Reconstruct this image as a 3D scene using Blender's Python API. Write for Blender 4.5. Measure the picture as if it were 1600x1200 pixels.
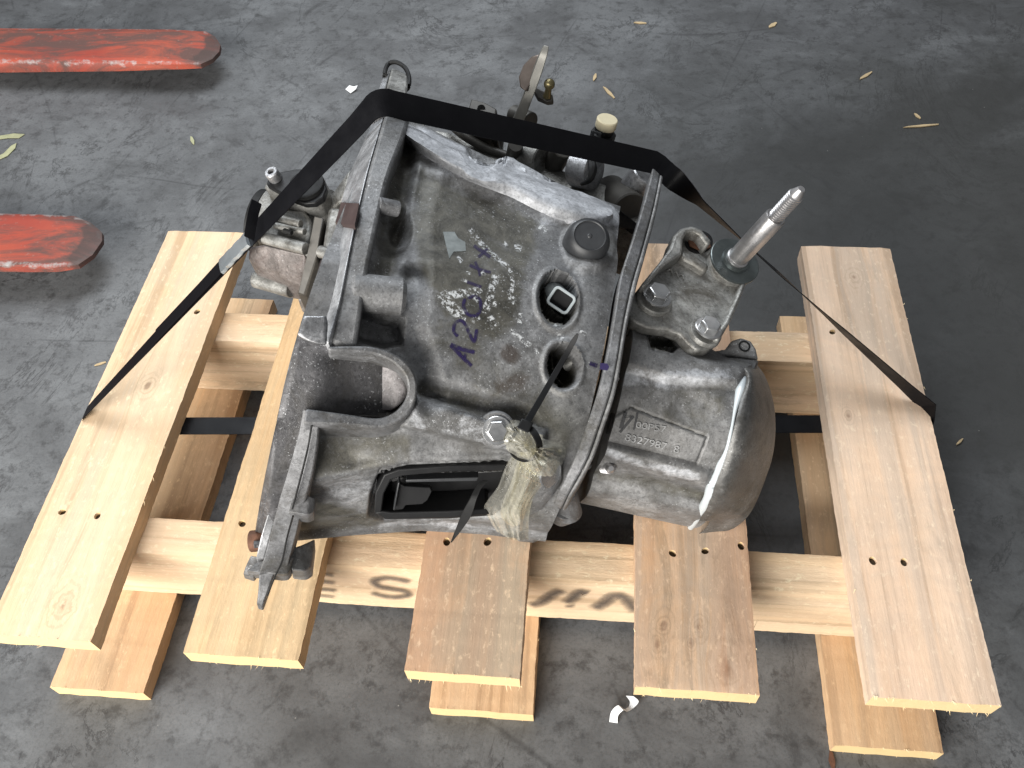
import bpy, bmesh, math, random
import numpy as np
from mathutils import Vector, Matrix
from mathutils.bvhtree import BVHTree

random.seed(7)
rng = np.random.default_rng(7)
for o in list(bpy.data.objects):
    bpy.data.objects.remove(o)
SC = bpy.context.scene
COL = SC.collection

# ------------------------------------------------------------------ camera
OFF = Vector((-0.43, -0.26, 0.1407))          # deck top is z = 0.1407, floor z = 0
CAMP = Vector((0.5243, -0.2335, 0.7278)) + OFF
cam_d = bpy.data.cameras.new('camera')
cam = bpy.data.objects.new('camera', cam_d)
COL.objects.link(cam)
cam.location = CAMP
cam.rotation_euler = (0.6382, 0.0467, 0.0844)
cam_d.sensor_width = 36
cam_d.lens = 1358.7 / 1600 * 36
cam_d.clip_start = 0.02
cam_d.clip_end = 60
SC.camera = cam
# ------------------------------------------------------------------ light
w = bpy.data.worlds.new('World')
SC.world = w
w.use_nodes = True
w.node_tree.nodes['Background'].inputs[0].default_value = (0.93, 0.96, 1.0, 1)
w.node_tree.nodes['Background'].inputs[1].default_value = 0.22


def area(name, loc, target, size, size_y, power, col):
    d = bpy.data.lights.new(name, 'AREA')
    d.shape = 'RECTANGLE'
    d.size = size
    d.size_y = size_y
    d.energy = power
    d.color = col
    o = bpy.data.objects.new(name, d)
    COL.objects.link(o)
    o.location = loc
    o.rotation_euler = (Vector(target) - Vector(loc)).to_track_quat('-Z', 'Y').to_euler()
    return o


area('doorway_daylight', (-1.05, -1.85, 1.05), (-.05, 0.0, 0.1), 2.0, 1.4, 132, (1.0, 0.975, 0.93))
area('roof_light', (-.45, 1.15, 1.75), (-.05, 0.15, 0.2), 1.2, .9, 40, (0.90, 0.95, 1.0))
SC.view_settings.view_transform = 'Standard'
SC.view_settings.look = 'None'
SC.view_settings.gamma = 1
SC.view_settings.exposure = 0.0
SC.render.engine = 'CYCLES'

# ------------------------------------------------------------------ pixel helpers
CM = cam.rotation_euler.to_matrix()
F = 1358.7
CMn = np.array(CM)
CPn = np.array(CAMP)
DZ = OFF.z


def ray(px, py):
    return CM @ Vector(((px - 800) / F, -(py - 600) / F, -1))


def U(px, py, h):
    """point seen at photo pixel (px,py) that lies h metres above the deck"""
    d = ray(px, py)
    t = (h + DZ - CAMP.z) / d.z
    return CAMP + d * t


def PL(px, py, p0, n):
    d = ray(px, py)
    return CAMP + d * ((p0 - CAMP).dot(n) / d.dot(n))


def projn(X):
    q = (X - CPn) @ CMn
    return 800 + F * q[:, 0] / -q[:, 2], 600 - F * q[:, 1] / -q[:, 2]


def proj(p):
    a, b = projn(np.array([tuple(p)]))
    return a[0], b[0]


# ------------------------------------------------------------------ object helpers
def link(name, me, mat=None, parent=None):
    o = bpy.data.objects.new(name, me)
    COL.objects.link(o)
    if mat is not None and not me.materials:
        me.materials.append(mat)
    if parent is not None:
        o.parent = parent
        o.matrix_parent_inverse = parent_inv(parent)
    return o


def parent_inv(p):
    m = Matrix.Identity(4)
    chain = []
    while p is not None:
        chain.append(p)
        p = p.parent
    for q in reversed(chain):
        m = m @ q.matrix_parent_inverse @ Matrix.LocRotScale(q.location, q.rotation_euler, q.scale)
    return m.inverted()


def empty(name, loc, label, cat, group=None):
    o = bpy.data.objects.new(name, None)
    COL.objects.link(o)
    o.location = loc
    o.empty_display_size = 0.05
    return tag(o, label, cat, group)


def tag(o, label=None, cat=None, group=None, kind=None):
    if label:
        o['label'] = label
    if cat:
        o['category'] = cat
    if group:
        o['group'] = group
    if kind:
        o['kind'] = kind
    return o


def smooth(me, ang=35):
    me.update()
    me.shade_smooth()
    try:
        me.set_sharp_from_angle(angle=math.radians(ang))
    except Exception:
        pass


def mesh(name, verts, faces, mat=None, parent=None, sm=35, fix=True):
    me = bpy.data.meshes.new(name)
    me.from_pydata([tuple(v) for v in verts], [], faces)
    if fix:
        bm = bmesh.new()
        bm.from_mesh(me)
        bmesh.ops.recalc_face_normals(bm, faces=bm.faces)
        bm.to_mesh(me)
        bm.free()
    if sm:
        smooth(me, sm)
    return link(name, me, mat, parent)


def bevel(o, wd=0.001, seg=2, ang=30):
    m = o.modifiers.new('bevel', 'BEVEL')
    m.width = wd
    m.segments = seg
    m.limit_method = 'ANGLE'
    m.angle_limit = math.radians(ang)
    return o


def lathe(name, p0, axis, prof, mat, parent=None, seg=32, sm=35, caps=True, squash=None):
    """profile of (distance along axis, radius) turned round axis from p0"""
    p0 = Vector(p0)
    ax = Vector(axis).normalized()
    a = ax.orthogonal().normalized()
    b = ax.cross(a)
    vs, fs = [], []
    for h, r in prof:
        for k in range(seg):
            t = 2 * math.pi * k / seg
            vs.append(p0 + ax * h + a * (r * math.cos(t)) + b * (r * math.sin(t)))
    for i in range(len(prof) - 1):
        for k in range(seg):
            k2 = (k + 1) % seg
            fs.append((i * seg + k, i * seg + k2, (i + 1) * seg + k2, (i + 1) * seg + k))
    if caps:
        fs.append(tuple(range(seg))[::-1])
        fs.append(tuple((len(prof) - 1) * seg + k for k in range(seg)))
    return mesh(name, vs, fs, mat, parent, sm)


def rod(name, p0, p1, r, mat, parent=None, seg=20, r1=None, bev=0.0):
    p0, p1 = Vector(p0), Vector(p1)
    L = (p1 - p0).length
    r1 = r if r1 is None else r1
    bev = bev or min(r, L) * .08
    return lathe(name, p0, p1 - p0, [(0, r - bev), (bev, r), (L - bev, r1), (L, r1 - bev)], mat, parent, seg)


def prism(name, pts, vec, mat, parent=None, bev=0.0012, sm=35):
    """polygon of 3D points extruded by vec"""
    n = len(pts)
    vec = Vector(vec)
    vs = [Vector(p) for p in pts] + [Vector(p) + vec for p in pts]
    fs = [tuple(range(n)), tuple(range(2 * n - 1, n - 1, -1))]
    for i in range(n):
        j = (i + 1) % n
        fs.append((i, i + n, j + n, j))
    o = mesh(name, vs, fs, mat, parent, sm)
    if bev:
        bevel(o, bev, 2)
    return o


def cat(pts, n=8, closed=False):
    """Catmull-Rom through points"""
    P = [np.array(tuple(p), float) for p in pts]
    out = []
    m = len(P)
    rngi = range(m if closed else m - 1)
    for i in rngi:
        if closed:
            a, b, c, d = P[(i - 1) % m], P[i], P[(i + 1) % m], P[(i + 2) % m]
        else:
            a, b, c, d = P[max(i - 1, 0)], P[i], P[i + 1], P[min(i + 2, m - 1)]
        for k in range(n):
            t = k / n
            out.append(.5 * ((2 * b) + (c - a) * t + (2 * a - 5 * b + 4 * c - d) * t * t + (3 * b - a - 3 * c + d) * t ** 3))
    if not closed:
        out.append(P[-1])
    return out


def tube(name, pts, r, mat, parent=None, seg=12, n=6, closed=False):
    P = [Vector(p) for p in cat(pts, n, closed)]
    R = r if isinstance(r, (list, tuple)) else None
    vs, fs = [], []
    m = len(P)
    up = Vector((0.1, 0.2, 1)).normalized()
    for i, p in enumerate(P):
        if closed:
            t = (P[(i + 1) % m] - P[i - 1]).normalized()
        else:
            t = (P[min(i + 1, m - 1)] - P[max(i - 1, 0)]).normalized()
        a = t.cross(up).normalized()
        b = a.cross(t)
        rr = r if R is None else np.interp(i / (m - 1), np.linspace(0, 1, len(R)), R)
        for k in range(seg):
            q = 2 * math.pi * k / seg
            vs.append(p + a * (rr * math.cos(q)) + b * (rr * math.sin(q)))
    for i in range(m if closed else m - 1):
        j = (i + 1) % m
        for k in range(seg):
            k2 = (k + 1) % seg
            fs.append((i * seg + k, i * seg + k2, j * seg + k2, j * seg + k))
    if not closed:
        fs.append(tuple(range(seg)))
        fs.append(tuple((m - 1) * seg + k for k in range(seg)))
    return mesh(name, vs, fs, mat, parent)


def strip(name, L, R, D, mat, parent=None, bev=0.0012, sub=1):
    """solid band: L and R are the edges of its outer face, D the inward vectors (or one vector)"""
    L = [Vector(p) for p in L]
    R = [Vector(p) for p in R]
    n = len(L)
    if isinstance(D, Vector):
        D = [D] * n
    vs, fs = [], []
    for i in range(n):
        vs += [L[i], R[i], R[i] + D[i], L[i] + D[i]]
    for i in range(n - 1):
        a, b = 4 * i, 4 * i + 4
        for k in range(4):
            k2 = (k + 1) % 4
            fs.append((a + k, a + k2, b + k2, b + k))
    fs.append((0, 1, 2, 3))
    fs.append(tuple(4 * (n - 1) + k for k in (3, 2, 1, 0)))
    o = mesh(name, vs, fs, mat, parent, 40)
    if bev:
        bevel(o, bev, 2, 40)
    return o


def hexbolt(name, p, ax, r, h, mat, parent=None, washer=0.0, socket=False):
    """hexagon head bolt standing on p"""
    p = Vector(p)
    ax = Vector(ax).normalized()
    a = ax.orthogonal().normalized()
    b = ax.cross(a)
    vs, fs = [], []
    prof = [(0, r), (h * .85, r), (h, r * .86)]
    for z, rr in prof:
        for k in range(6):
            t = math.pi / 3 * k + .3
            vs.append(p + ax * z + a * (rr * math.cos(t)) + b * (rr * math.sin(t)))
    for i in range(2):
        for k in range(6):
            k2 = (k + 1) % 6
            fs.append((i * 6 + k, i * 6 + k2, i * 6 + 6 + k2, i * 6 + 6 + k))
    fs.append((12, 13, 14, 15, 16, 17))
    o = mesh(name, vs, fs, mat, parent, 20)
    bevel(o, r * .05, 2)
    if washer:
        lathe('washer', p - ax * .0005, ax, [(0, washer * .97), (.0004, washer), (.002, washer), (.0024, washer * .96)], mat, o, 28)
    return o


# ------------------------------------------------------------------ node helpers
class NT:
    def __init__(s, name):
        s.m = bpy.data.materials.new(name)
        s.m.use_nodes = True
        s.t = s.m.node_tree
        s.t.nodes.clear()
        s.out = s.n('ShaderNodeOutputMaterial')
        s.b = s.n('ShaderNodeBsdfPrincipled')
        s.l(s.b.outputs[0], s.out.inputs[0])

    def n(s, ty, **kw):
        nd = s.t.nodes.new(ty)
        for k, v in kw.items():
            setattr(nd, k, v)
        return nd

    def l(s, a, b):
        s.t.links.new(a, b)

    def coord(s, which='Object', scale=(1, 1, 1), loc=(0, 0, 0), rot=(0, 0, 0)):
        c = s.n('ShaderNodeTexCoord')
        m = s.n('ShaderNodeMapping')
        m.inputs[1].default_value = loc
        m.inputs[2].default_value = rot
        m.inputs[3].default_value = scale
        s.l(c.outputs[which], m.inputs[0])
        return m.outputs[0]

    def noise(s, v, sc, det=6, rough=.6, dist=0.0):
        t = s.n('ShaderNodeTexNoise')
        t.inputs['Scale'].default_value = sc
        t.inputs['Detail'].default_value = det
        t.inputs['Roughness'].default_value = rough
        t.inputs['Distortion'].default_value = dist
        s.l(v, t.inputs['Vector'])
        return t.outputs['Fac']

    def voro(s, v, sc, feature='F1', rnd=1.0):
        t = s.n('ShaderNodeTexVoronoi', feature=feature)
        t.inputs['Scale'].default_value = sc
        t.inputs['Randomness'].default_value = rnd
        s.l(v, t.inputs['Vector'])
        return t.outputs['Distance']

    def ramp(s, v, stops):
        r = s.n('ShaderNodeValToRGB')
        e = r.color_ramp.elements
        while len(e) < len(stops):
            e.new(.5)
        for el, (p, c) in zip(e, stops):
            el.position = p
            el.color = (c, c, c, 1) if isinstance(c, (int, float)) else (*c, 1)
        s.l(v, r.inputs[0])
        return r.outputs[0]

    def mix(s, f, a, b, mode='MIX'):
        m = s.n('ShaderNodeMix', data_type='RGBA', blend_type=mode)
        s._in(m.inputs[0], f)
        s._in(m.inputs[6], a)
        s._in(m.inputs[7], b)
        return m.outputs[2]

    def math(s, op, a, b=0.0, clamp=False):
        m = s.n('ShaderNodeMath', operation=op, use_clamp=clamp)
        s._in(m.inputs[0], a)
        s._in(m.inputs[1], b)
        return m.outputs[0]

    def _in(s, sock, v):
        if hasattr(v, 'node'):
            s.l(v, sock)
        elif isinstance(v, (tuple, list)):
            sock.default_value = (*v, 1) if len(v) == 3 else v
        else:
            sock.default_value = v

    def set(s, **kw):
        for k, v in kw.items():
            s._in(s.b.inputs[k.replace('_', ' ')], v)

    def bump(s, h, st=.3, dist=.001):
        b = s.n('ShaderNodeBump')
        b.inputs['Strength'].default_value = st
        b.inputs['Distance'].default_value = dist
        s.l(h, b.inputs['Height'])
        s.l(b.outputs[0], s.b.inputs['Normal'])
        return b

    def attr(s, name):
        a = s.n('ShaderNodeAttribute', attribute_name=name)
        return a


def simple(name, col, rough=.5, metal=0.0, var=.25, sc=120, bump=.15, spec=.5):
    t = NT(name)
    v = t.coord('Object')
    n1 = t.noise(v, sc, 6, .65)
    n2 = t.noise(v, sc * .18, 4, .6)
    f = t.math('MULTIPLY', t.math('ADD', n1, n2), .5)
    k = t.ramp(f, [(.3, 1 - var), (.5, 1.0), (.72, 1 + var)])
    c = t.mix(1.0, col, k, 'MULTIPLY')
    t.set(Base_Color=c, Metallic=metal, Roughness=t.ramp(n2, [(.3, max(rough - .1, .05)), (.7, min(rough + .12, 1))]))
    t.b.inputs['Specular IOR Level'].default_value = spec
    if bump:
        t.bump(n1, bump, .0006)
    return t.m


def mat_alum(name, base=(.25, .25, .255), dirt=(.05, .044, .034), dirt_amt=.5, speck=.6, metal=.45, rough=.5, attr=True, seed=0.0):
    t = NT(name)
    v = t.coord('Object', loc=(seed, seed * 1.7, 0))
    fine = t.noise(v, 380, 5, .75)
    mid = t.noise(v, 70, 9, .72, .3)
    big = t.noise(v, 14, 8, .66, .5)
    c = t.mix(t.ramp(big, [(.36, 0.0), (.64, 1.0)]), tuple(x * .60 for x in base), tuple(x * 1.15 for x in base))
    c = t.mix(t.ramp(mid, [(.38, .65), (.56, 0.0)]), c, tuple(x * .42 for x in base))
    c = t.mix(t.ramp(mid, [(.56, 0.0), (.68, .5)]), c, tuple(min(x * 1.6, .8) for x in base))
    c = t.mix(t.ramp(fine, [(.34, .65), (.50, 0.0)]), c, tuple(x * .25 for x in base))
    grim = t.noise(v, 24, 10, .75, .8)
    dm = t.math('MULTIPLY', t.ramp(grim, [(.47, 0.0), (.64, 1.0)]), dirt_amt)
    c = t.mix(dm, c, dirt)
    if attr:
        a = t.attr('stain_shading')
        sp = t.n('ShaderNodeSeparateColor')
        t.l(a.outputs['Color'], sp.inputs[0])
        brk = t.math('MULTIPLY', t.math('SUBTRACT', t.noise(v, 38, 10, .76, .5), .5), 2.2)

        def mask(ch, lo, hi):
            return t.ramp(t.math('ADD', sp.outputs[ch], t.math('MULTIPLY', brk, t.math('MINIMUM', t.math('MULTIPLY', sp.outputs[ch], 4.0), 1.0))), [(lo, 0.0), (hi, 1.0)])
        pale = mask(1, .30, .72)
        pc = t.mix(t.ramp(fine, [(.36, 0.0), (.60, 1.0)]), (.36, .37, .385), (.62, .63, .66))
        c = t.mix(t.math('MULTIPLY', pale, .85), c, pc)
        dk = mask(0, .28, .85)
        dc = t.mix(t.ramp(t.noise(v, 55, 9, .75, .6), [(.35, 0.0), (.65, 1.0)]), (.020, .018, .012), (.12, .112, .09))
        c = t.mix(t.math('MULTIPLY', dk, .88), c, dc)
        br = mask(2, .40, 1.0)
        c = t.mix(t.math('MULTIPLY', br, .7), c, (.040, .024, .015))
    # bright corrosion flecks
    fn2 = t.noise(v, 520, 3, .8)
    fl = t.math('MULTIPLY', t.ramp(fn2, [(.60, 0.0), (.68, 1.0)]), t.ramp(t.noise(v, 30, 6, .7), [(.45, 0.0), (.60, speck)]))
    c = t.mix(fl, c, (.60, .61, .62))
    t.set(Base_Color=c, Metallic=metal)
    t.set(Roughness=t.ramp(mid, [(.3, rough - .1), (.7, rough + .18)]))
    h = t.math('ADD', t.math('MULTIPLY', fine, .6), mid)
    t.bump(h, .55, .0011)
    return t.m


def mat_wood(name, c1, c2, seed, weather=.3, grey=(.42, .36, .28), blot=.25, rough_saw=.5, red=0.0, knots=()):
    """sawn pine, grain along local Y; knots are (x, y, radius) in the plank's own metres"""
    c1 = (c1[0] * 1.02, c1[1] * .945, c1[2] * .89)
    c2 = (c2[0] * 1.02, c2[1] * .955, c2[2] * .92)
    grey = (grey[0] * 1.04, grey[1] * .97, grey[2] * .90)
    t = NT(name)
    v = t.coord('Object', loc=(seed * 3.1, seed * 7.7, seed))
    c0 = t.n('ShaderNodeTexCoord').outputs['Object']
    # grain lines bend round the knots
    sx = t.n('ShaderNodeSeparateXYZ')
    t.l(c0, sx.inputs[0])
    warp = 0.0
    kmask, krim = 0.0, 0.0
    for (kx, ky, kr) in knots:
        dx = t.math('SUBTRACT', sx.outputs[0], kx)
        dy = t.math('MULTIPLY', t.math('SUBTRACT', sx.outputs[1], ky), .62)
        r2 = t.math('ADD', t.math('MULTIPLY', dx, dx), t.math('MULTIPLY', dy, dy))
        rr = t.math('SQRT', r2)
        rn = t.math('ADD', rr, t.math('MULTIPLY', t.math('SUBTRACT', t.noise(v, 70, 5, .65), .5), kr * 1.7))
        kmask = t.math('MAXIMUM', kmask, t.ramp(rn, [(kr * .30, 1.0), (kr * .55, 0.0)]))
        ringw = t.math('SINE', t.math('MULTIPLY', rn, 9.0 / kr))
        krim = t.math('MAXIMUM', krim, t.math('MULTIPLY', t.ramp(rn, [(kr * .4, 1.0), (kr * 1.2, .9), (kr * 2.4, 0.0)]), t.math('MULTIPLY', ringw, 1.0, True)))
        warp = t.math('ADD', warp, t.math('MULTIPLY', t.math('SIGN', dx), t.math('MULTIPLY', kr * .9, t.math('POWER', 2.718, t.math('MULTIPLY', t.math('MULTIPLY', r2, -1.0), 1 / (2 * (kr * 2.0) ** 2))))))
    cx = t.n('ShaderNodeCombineXYZ')
    t._in(cx.inputs[0], t.math('SUBTRACT', sx.outputs[0], warp))
    t.l(sx.outputs[1], cx.inputs[1])
    t.l(sx.outputs[2], cx.inputs[2])

    def gmap(scale, loc):
        m = t.n('ShaderNodeMapping')
        m.inputs[1].default_value = loc
        m.inputs[3].default_value = scale
        t.l(cx.outputs[0], m.inputs[0])
        return m.outputs[0]
    vs = gmap((1, .045, 1), (seed * 3.1, seed * 1.3, seed * .9))
    vf = gmap((1, .04, 1), (seed, seed * 2, 0))
    vg = gmap((1, .022, 1), (seed * 2.2, seed, seed))
    fib = t.noise(vf, 420, 5, .72)
    broad = t.noise(vs, 24, 4, .6, .35)
    grn = t.noise(vg, 75, 4, .62, .25)
    c = t.mix(t.ramp(broad, [(.32, 0.0), (.68, 1.0)]), c1, c2)
    c = t.mix(t.ramp(grn, [(.36, .62), (.455, .10), (.56, 0.0)]), c, tuple(x * .55 for x in c1))
    ban = t.noise(gmap((1, .03, 1), (seed * 4.4, seed * .3, seed)), 38, 5, .62, .4)
    c = t.mix(t.math('MULTIPLY', t.ramp(ban, [(.50, 0.0), (.57, 1.0)]), weather * 1.15), c, grey)
    c = t.mix(t.ramp(fib, [(.34, .22), (.50, 0.0)]), c, tuple(x * .60 for x in c1))
    if knots:
        c = t.mix(t.math('MULTIPLY', krim, .42), c, tuple(x * .52 for x in c1))
        c = t.mix(t.math('MULTIPLY', kmask, .72), c, (.20, .105, .06))
    # weathering blotches, blue stain
    bl = t.math('MULTIPLY', t.math('ADD', t.noise(v, 11, 9, .72, .8), t.noise(t.coord('Object', scale=(1, .12, 1), loc=(seed * 2.3, seed, 0)), 20, 6, .65, .3)), .5)
    c = t.mix(t.math('MULTIPLY', t.ramp(bl, [(.44, 0.0), (.56, 1.0)]), weather), c, grey)
    b2 = t.noise(t.coord('Object', scale=(1, .22, 1), loc=(seed * 5, 0, seed)), 36, 8, .74, .6)
    c = t.mix(t.math('MULTIPLY', t.ramp(b2, [(.53, 0.0), (.66, 1.0)]), blot), c, (.15, .125, .09))
    if red:
        c = t.mix(t.math('MULTIPLY', t.ramp(t.noise(vs, 17, 3, .5), [(.45, 0.0), (.6, 1.0)]), red), c, (.50, .25, .14))
    pt = t.noise(t.coord('Object', scale=(1, .5, 1), loc=(seed, 0, seed)), 210, 5, .7)
    c = t.mix(t.math('MULTIPLY', t.ramp(pt, [(.56, 0.0), (.66, 1.0)]), t.ramp(bl, [(.4, .15), (.6, .6)])), c, tuple(min(x * 1.22, .86) for x in c2))
    # end grain shows yellower
    ge = t.n('ShaderNodeNewGeometry')
    vt = t.n('ShaderNodeVectorTransform', vector_type='NORMAL', convert_from='WORLD', convert_to='OBJECT')
    t.l(ge.outputs['True Normal'], vt.inputs[0])
    sn = t.n('ShaderNodeSeparateXYZ')
    t.l(vt.outputs[0], sn.inputs[0])
    en_ = t.ramp(t.math('ABSOLUTE', sn.outputs[1]), [(.6, 0.0), (.9, .8)])
    c = t.mix(en_, c, (.70, .52, .26))
    t.set(Base_Color=c, Roughness=.80)
    t.b.inputs['Specular IOR Level'].default_value = .22
    saw = t.noise(t.coord('Object', scale=(1.0, .35, 1), rot=(0, 0, .25), loc=(seed, seed, 0)), 170, 5, .75)
    h = t.math('ADD', t.math('MULTIPLY', fib, .5), t.math('MULTIPLY', saw, rough_saw * 1.1))
    t.bump(h, .5, .0012)
    return t.m


# ------------------------------------------------------------------ floor
def mat_floor():
    t = NT('worn_concrete')
    v = t.coord('Object')
    big = t.noise(v, 1.5, 7, .58, .4)
    mid = t.noise(v, 6, 9, .64, .3)
    smear = t.noise(t.coord('Object', scale=(.8, 1.25, 1), rot=(0, 0, .6)), 8, 9, .70, .5)
    fine = t.noise(v, 300, 5, .78)
    c = t.mix(t.ramp(big, [(.36, 0.0), (.64, 1.0)]), (.085, .087, .090), (.145, .149, .153))
    c = t.mix(t.ramp(mid, [(.36, .75), (.54, 0.0)]), c, (.072, .073, .075))
    c = t.mix(t.ramp(smear, [(.50, 0.0), (.66, .60)]), c, (.185, .191, .196))
    c = t.mix(t.ramp(smear, [(.34, .7), (.46, 0.0)]), c, (.060, .061, .062))
    pat = t.noise(v, 48, 9, .76)
    c = t.mix(t.ramp(pat, [(.37, .8), (.49, 0.0)]), c, (.048, .048, .049))
    blot = t.noise(v, 13, 10, .74, .6)
    c = t.mix(t.ramp(blot, [(.57, 0.0), (.67, .75)]), c, (.038, .038, .039))
    rdg = t.math('ABSOLUTE', t.math('SUBTRACT', t.noise(t.coord('Object', scale=(1, .6, 1), rot=(0, 0, -.4)), 5.5, 8, .7, .8), .5))
    c = t.mix(t.math('MULTIPLY', t.ramp(rdg, [(0.0, 1.0), (.012, 0.0)]), t.ramp(mid, [(.45, 0.0), (.55, .8)])), c, (.030, .030, .031))
    c = t.mix(t.ramp(fine, [(.34, .45), (.52, 0.0)]), c, (.055, .055, .056))
    # dark stain with shade painted in, darkens the far right of the floor
    sx0 = t.n('ShaderNodeSeparateXYZ')
    t.l(v, sx0.inputs[0])
    dx = t.math('MULTIPLY', t.math('SUBTRACT', sx0.outputs[0], .62), 1.25)
    dy = t.math('MULTIPLY', t.math('SUBTRACT', sx0.outputs[1], .36), 1.25)
    dd = t.math('SQRT', t.math('ADD', t.math('MULTIPLY', dx, dx), t.math('MULTIPLY', dy, dy)))
    dd = t.math('ADD', dd, t.math('MULTIPLY', t.math('SUBTRACT', t.noise(v, 3.2, 8, .66, .4), .5), 1.3))
    c = t.mix(t.ramp(dd, [(.42, .80), (.84, 0.0)]), c, (.034, .034, .032))
    # scuffs and tyre lines in several directions
    for i, (a, sc, wd, wob, am) in enumerate([(.9, 2.2, .005, .8, .6), (-.55, 2.8, .004, .6, .5), (1.45, 3.0, .004, .9, .6), (2.3, 2.4, .005, .7, .5), (.25, 3.4, .003, .5, .6)]):
        vv = t.coord('Object', rot=(0, 0, a), loc=(i * 3.3, i * 1.7, 0))
        nz = t.noise(vv, .9, 2, .5)
        sx = t.n('ShaderNodeSeparateXYZ')
        t.l(vv, sx.inputs[0])
        u = t.math('ADD', t.math('MULTIPLY', sx.outputs[0], sc), t.math('MULTIPLY', nz, wob))
        d = t.math('ABSOLUTE', t.math('SUBTRACT', t.math('FRACT', u), .5))
        ln = t.ramp(d, [(0.0, 1.0), (wd * .6, .8), (wd * 1.8, 0.0)])
        brk = t.ramp(t.noise(vv, 5, 7, .72), [(.47, 0.0), (.60, am)])
        c = t.mix(t.math('MULTIPLY', ln, brk), c, (.034, .034, .035) if i < 5 else (.30, .31, .31))
    vo = t.voro(v, 26)
    c = t.mix(t.math('MULTIPLY', t.ramp(vo, [(.0, 1.0), (.026, 0.0)]), .7), c, (.50, .49, .46))
    t.set(Base_Color=c, Roughness=t.ramp(mid, [(.35, .48), (.65, .66)]))
    t.b.inputs['Specular IOR Level'].default_value = .45
    h = t.math('ADD', t.math('MULTIPLY', fine, .5), pat)
    t.bump(h, .28, .0012)
    return t.m


fl = mesh('floor', [(-7, -7, 0), (7, -7, 0), (7, 7, 0), (-7, 7, 0)], [(0, 1, 2, 3)], mat_floor(), None, 0)
tag(fl, 'worn dark grey concrete floor with scuffs and scratches', None, None, 'structure')

# ------------------------------------------------------------------ pallet
TH = 0.0218      # board thickness
SH = 0.0971      # bearer height


def board_mesh(name, wd, ln, th, seed, rough=.00032):
    """plank along Y with slightly wandering, splintered edges"""
    r = np.random.default_rng(seed)
    n = max(8, int(ln / .004))
    nx = 9
    bow = r.normal(0, .0006, 4)

    def edge():
        a = np.cumsum(r.normal(0, rough * .28, n + 1))
        a -= np.linspace(a[0], a[-1], n + 1)
        return a + r.normal(0, rough * .45, n + 1)
    eL, eR, eb1, eb2 = edge(), edge(), edge(), edge()
    fr = r.normal(0, rough * .9, nx + 1)
    bk = r.normal(0, rough * .9, nx + 1)
    vs, fs = [], []
    ch = .0016
    # ring of points round the section, for every station along the length
    for j in range(n + 1):
        y = -ln / 2 + ln * j / n
        zt = bow[0] * math.sin(3 * j / n) + r.normal(0, .0001)
        ring = []
        for i in range(nx + 1):
            x = -wd / 2 + wd * i / nx
            if i == 0:
                x += eL[j]
            if i == nx:
                x += eR[j]
            yy = y + (fr[i] if j == 0 else bk[i] if j == n else 0)
            z = th + zt - (ch * .6 if i in (0, nx) else 0)
            ring.append((x, yy, z))
        for i in range(nx, -1, -1):
            x = -wd / 2 + wd * i / nx
            if i == 0:
                x += eb1[j]
            if i == nx:
                x += eb2[j]
            yy = y + (fr[i] if j == 0 else bk[i] if j == n else 0)
            ring.append((x, yy, 0))
        vs += ring
    m = 2 * (nx + 1)
    for j in range(n):
        for k in range(m):
            k2 = (k + 1) % m
            fs.append((j * m + k, j * m + k2, (j + 1) * m + k2, (j + 1) * m + k))
    for j in (0, n):
        for i in range(nx):
            q = (j * m + i, j * m + i + 1, j * m + m - 2 - i, j * m + m - 1 - i)
            fs.append(q)
    me = bpy.data.meshes.new(name)
    me.from_pydata(vs, [], fs)
    bm = bmesh.new()
    bm.from_mesh(me)
    bmesh.ops.recalc_face_normals(bm, faces=bm.faces)
    bm.to_mesh(me)
    bm.free()
    smooth(me, 30)
    return me


def cut_holes(o, holes, depth=.017, r=.0034):
    """drive nail holes into the plank (applied straight away)"""
    if not holes:
        return
    bm = bmesh.new()
    for (x, y, zt, rr) in holes:
        mt = Matrix.Translation((x, y, zt - depth / 2 + .003)) @ Matrix.Rotation(random.uniform(0, 3), 4, 'Z') @ Matrix.Diagonal((1, .8, 1, 1))
        bmesh.ops.create_cone(bm, cap_ends=True, segments=11, radius1=rr * .7, radius2=rr, depth=depth, matrix=mt)
    cm = bpy.data.meshes.new('cut')
    bm.to_mesh(cm)
    bm.free()
    co = bpy.data.objects.new('cut', cm)
    COL.objects.link(co)
    co.matrix_world = o.matrix_world.copy()
    co.location, co.rotation_euler = o.location, o.rotation_euler
    md = o.modifiers.new('holes', 'BOOLEAN')
    md.object = co
    md.operation = 'DIFFERENCE'
    md.solver = 'EXACT'
    bpy.context.view_layer.update()
    dg = bpy.context.evaluated_depsgraph_get()
    me = bpy.data.meshes.new_from_object(o.evaluated_get(dg))
    o.modifiers.clear()
    o.data = me
    bpy.data.objects.remove(co)


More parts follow.
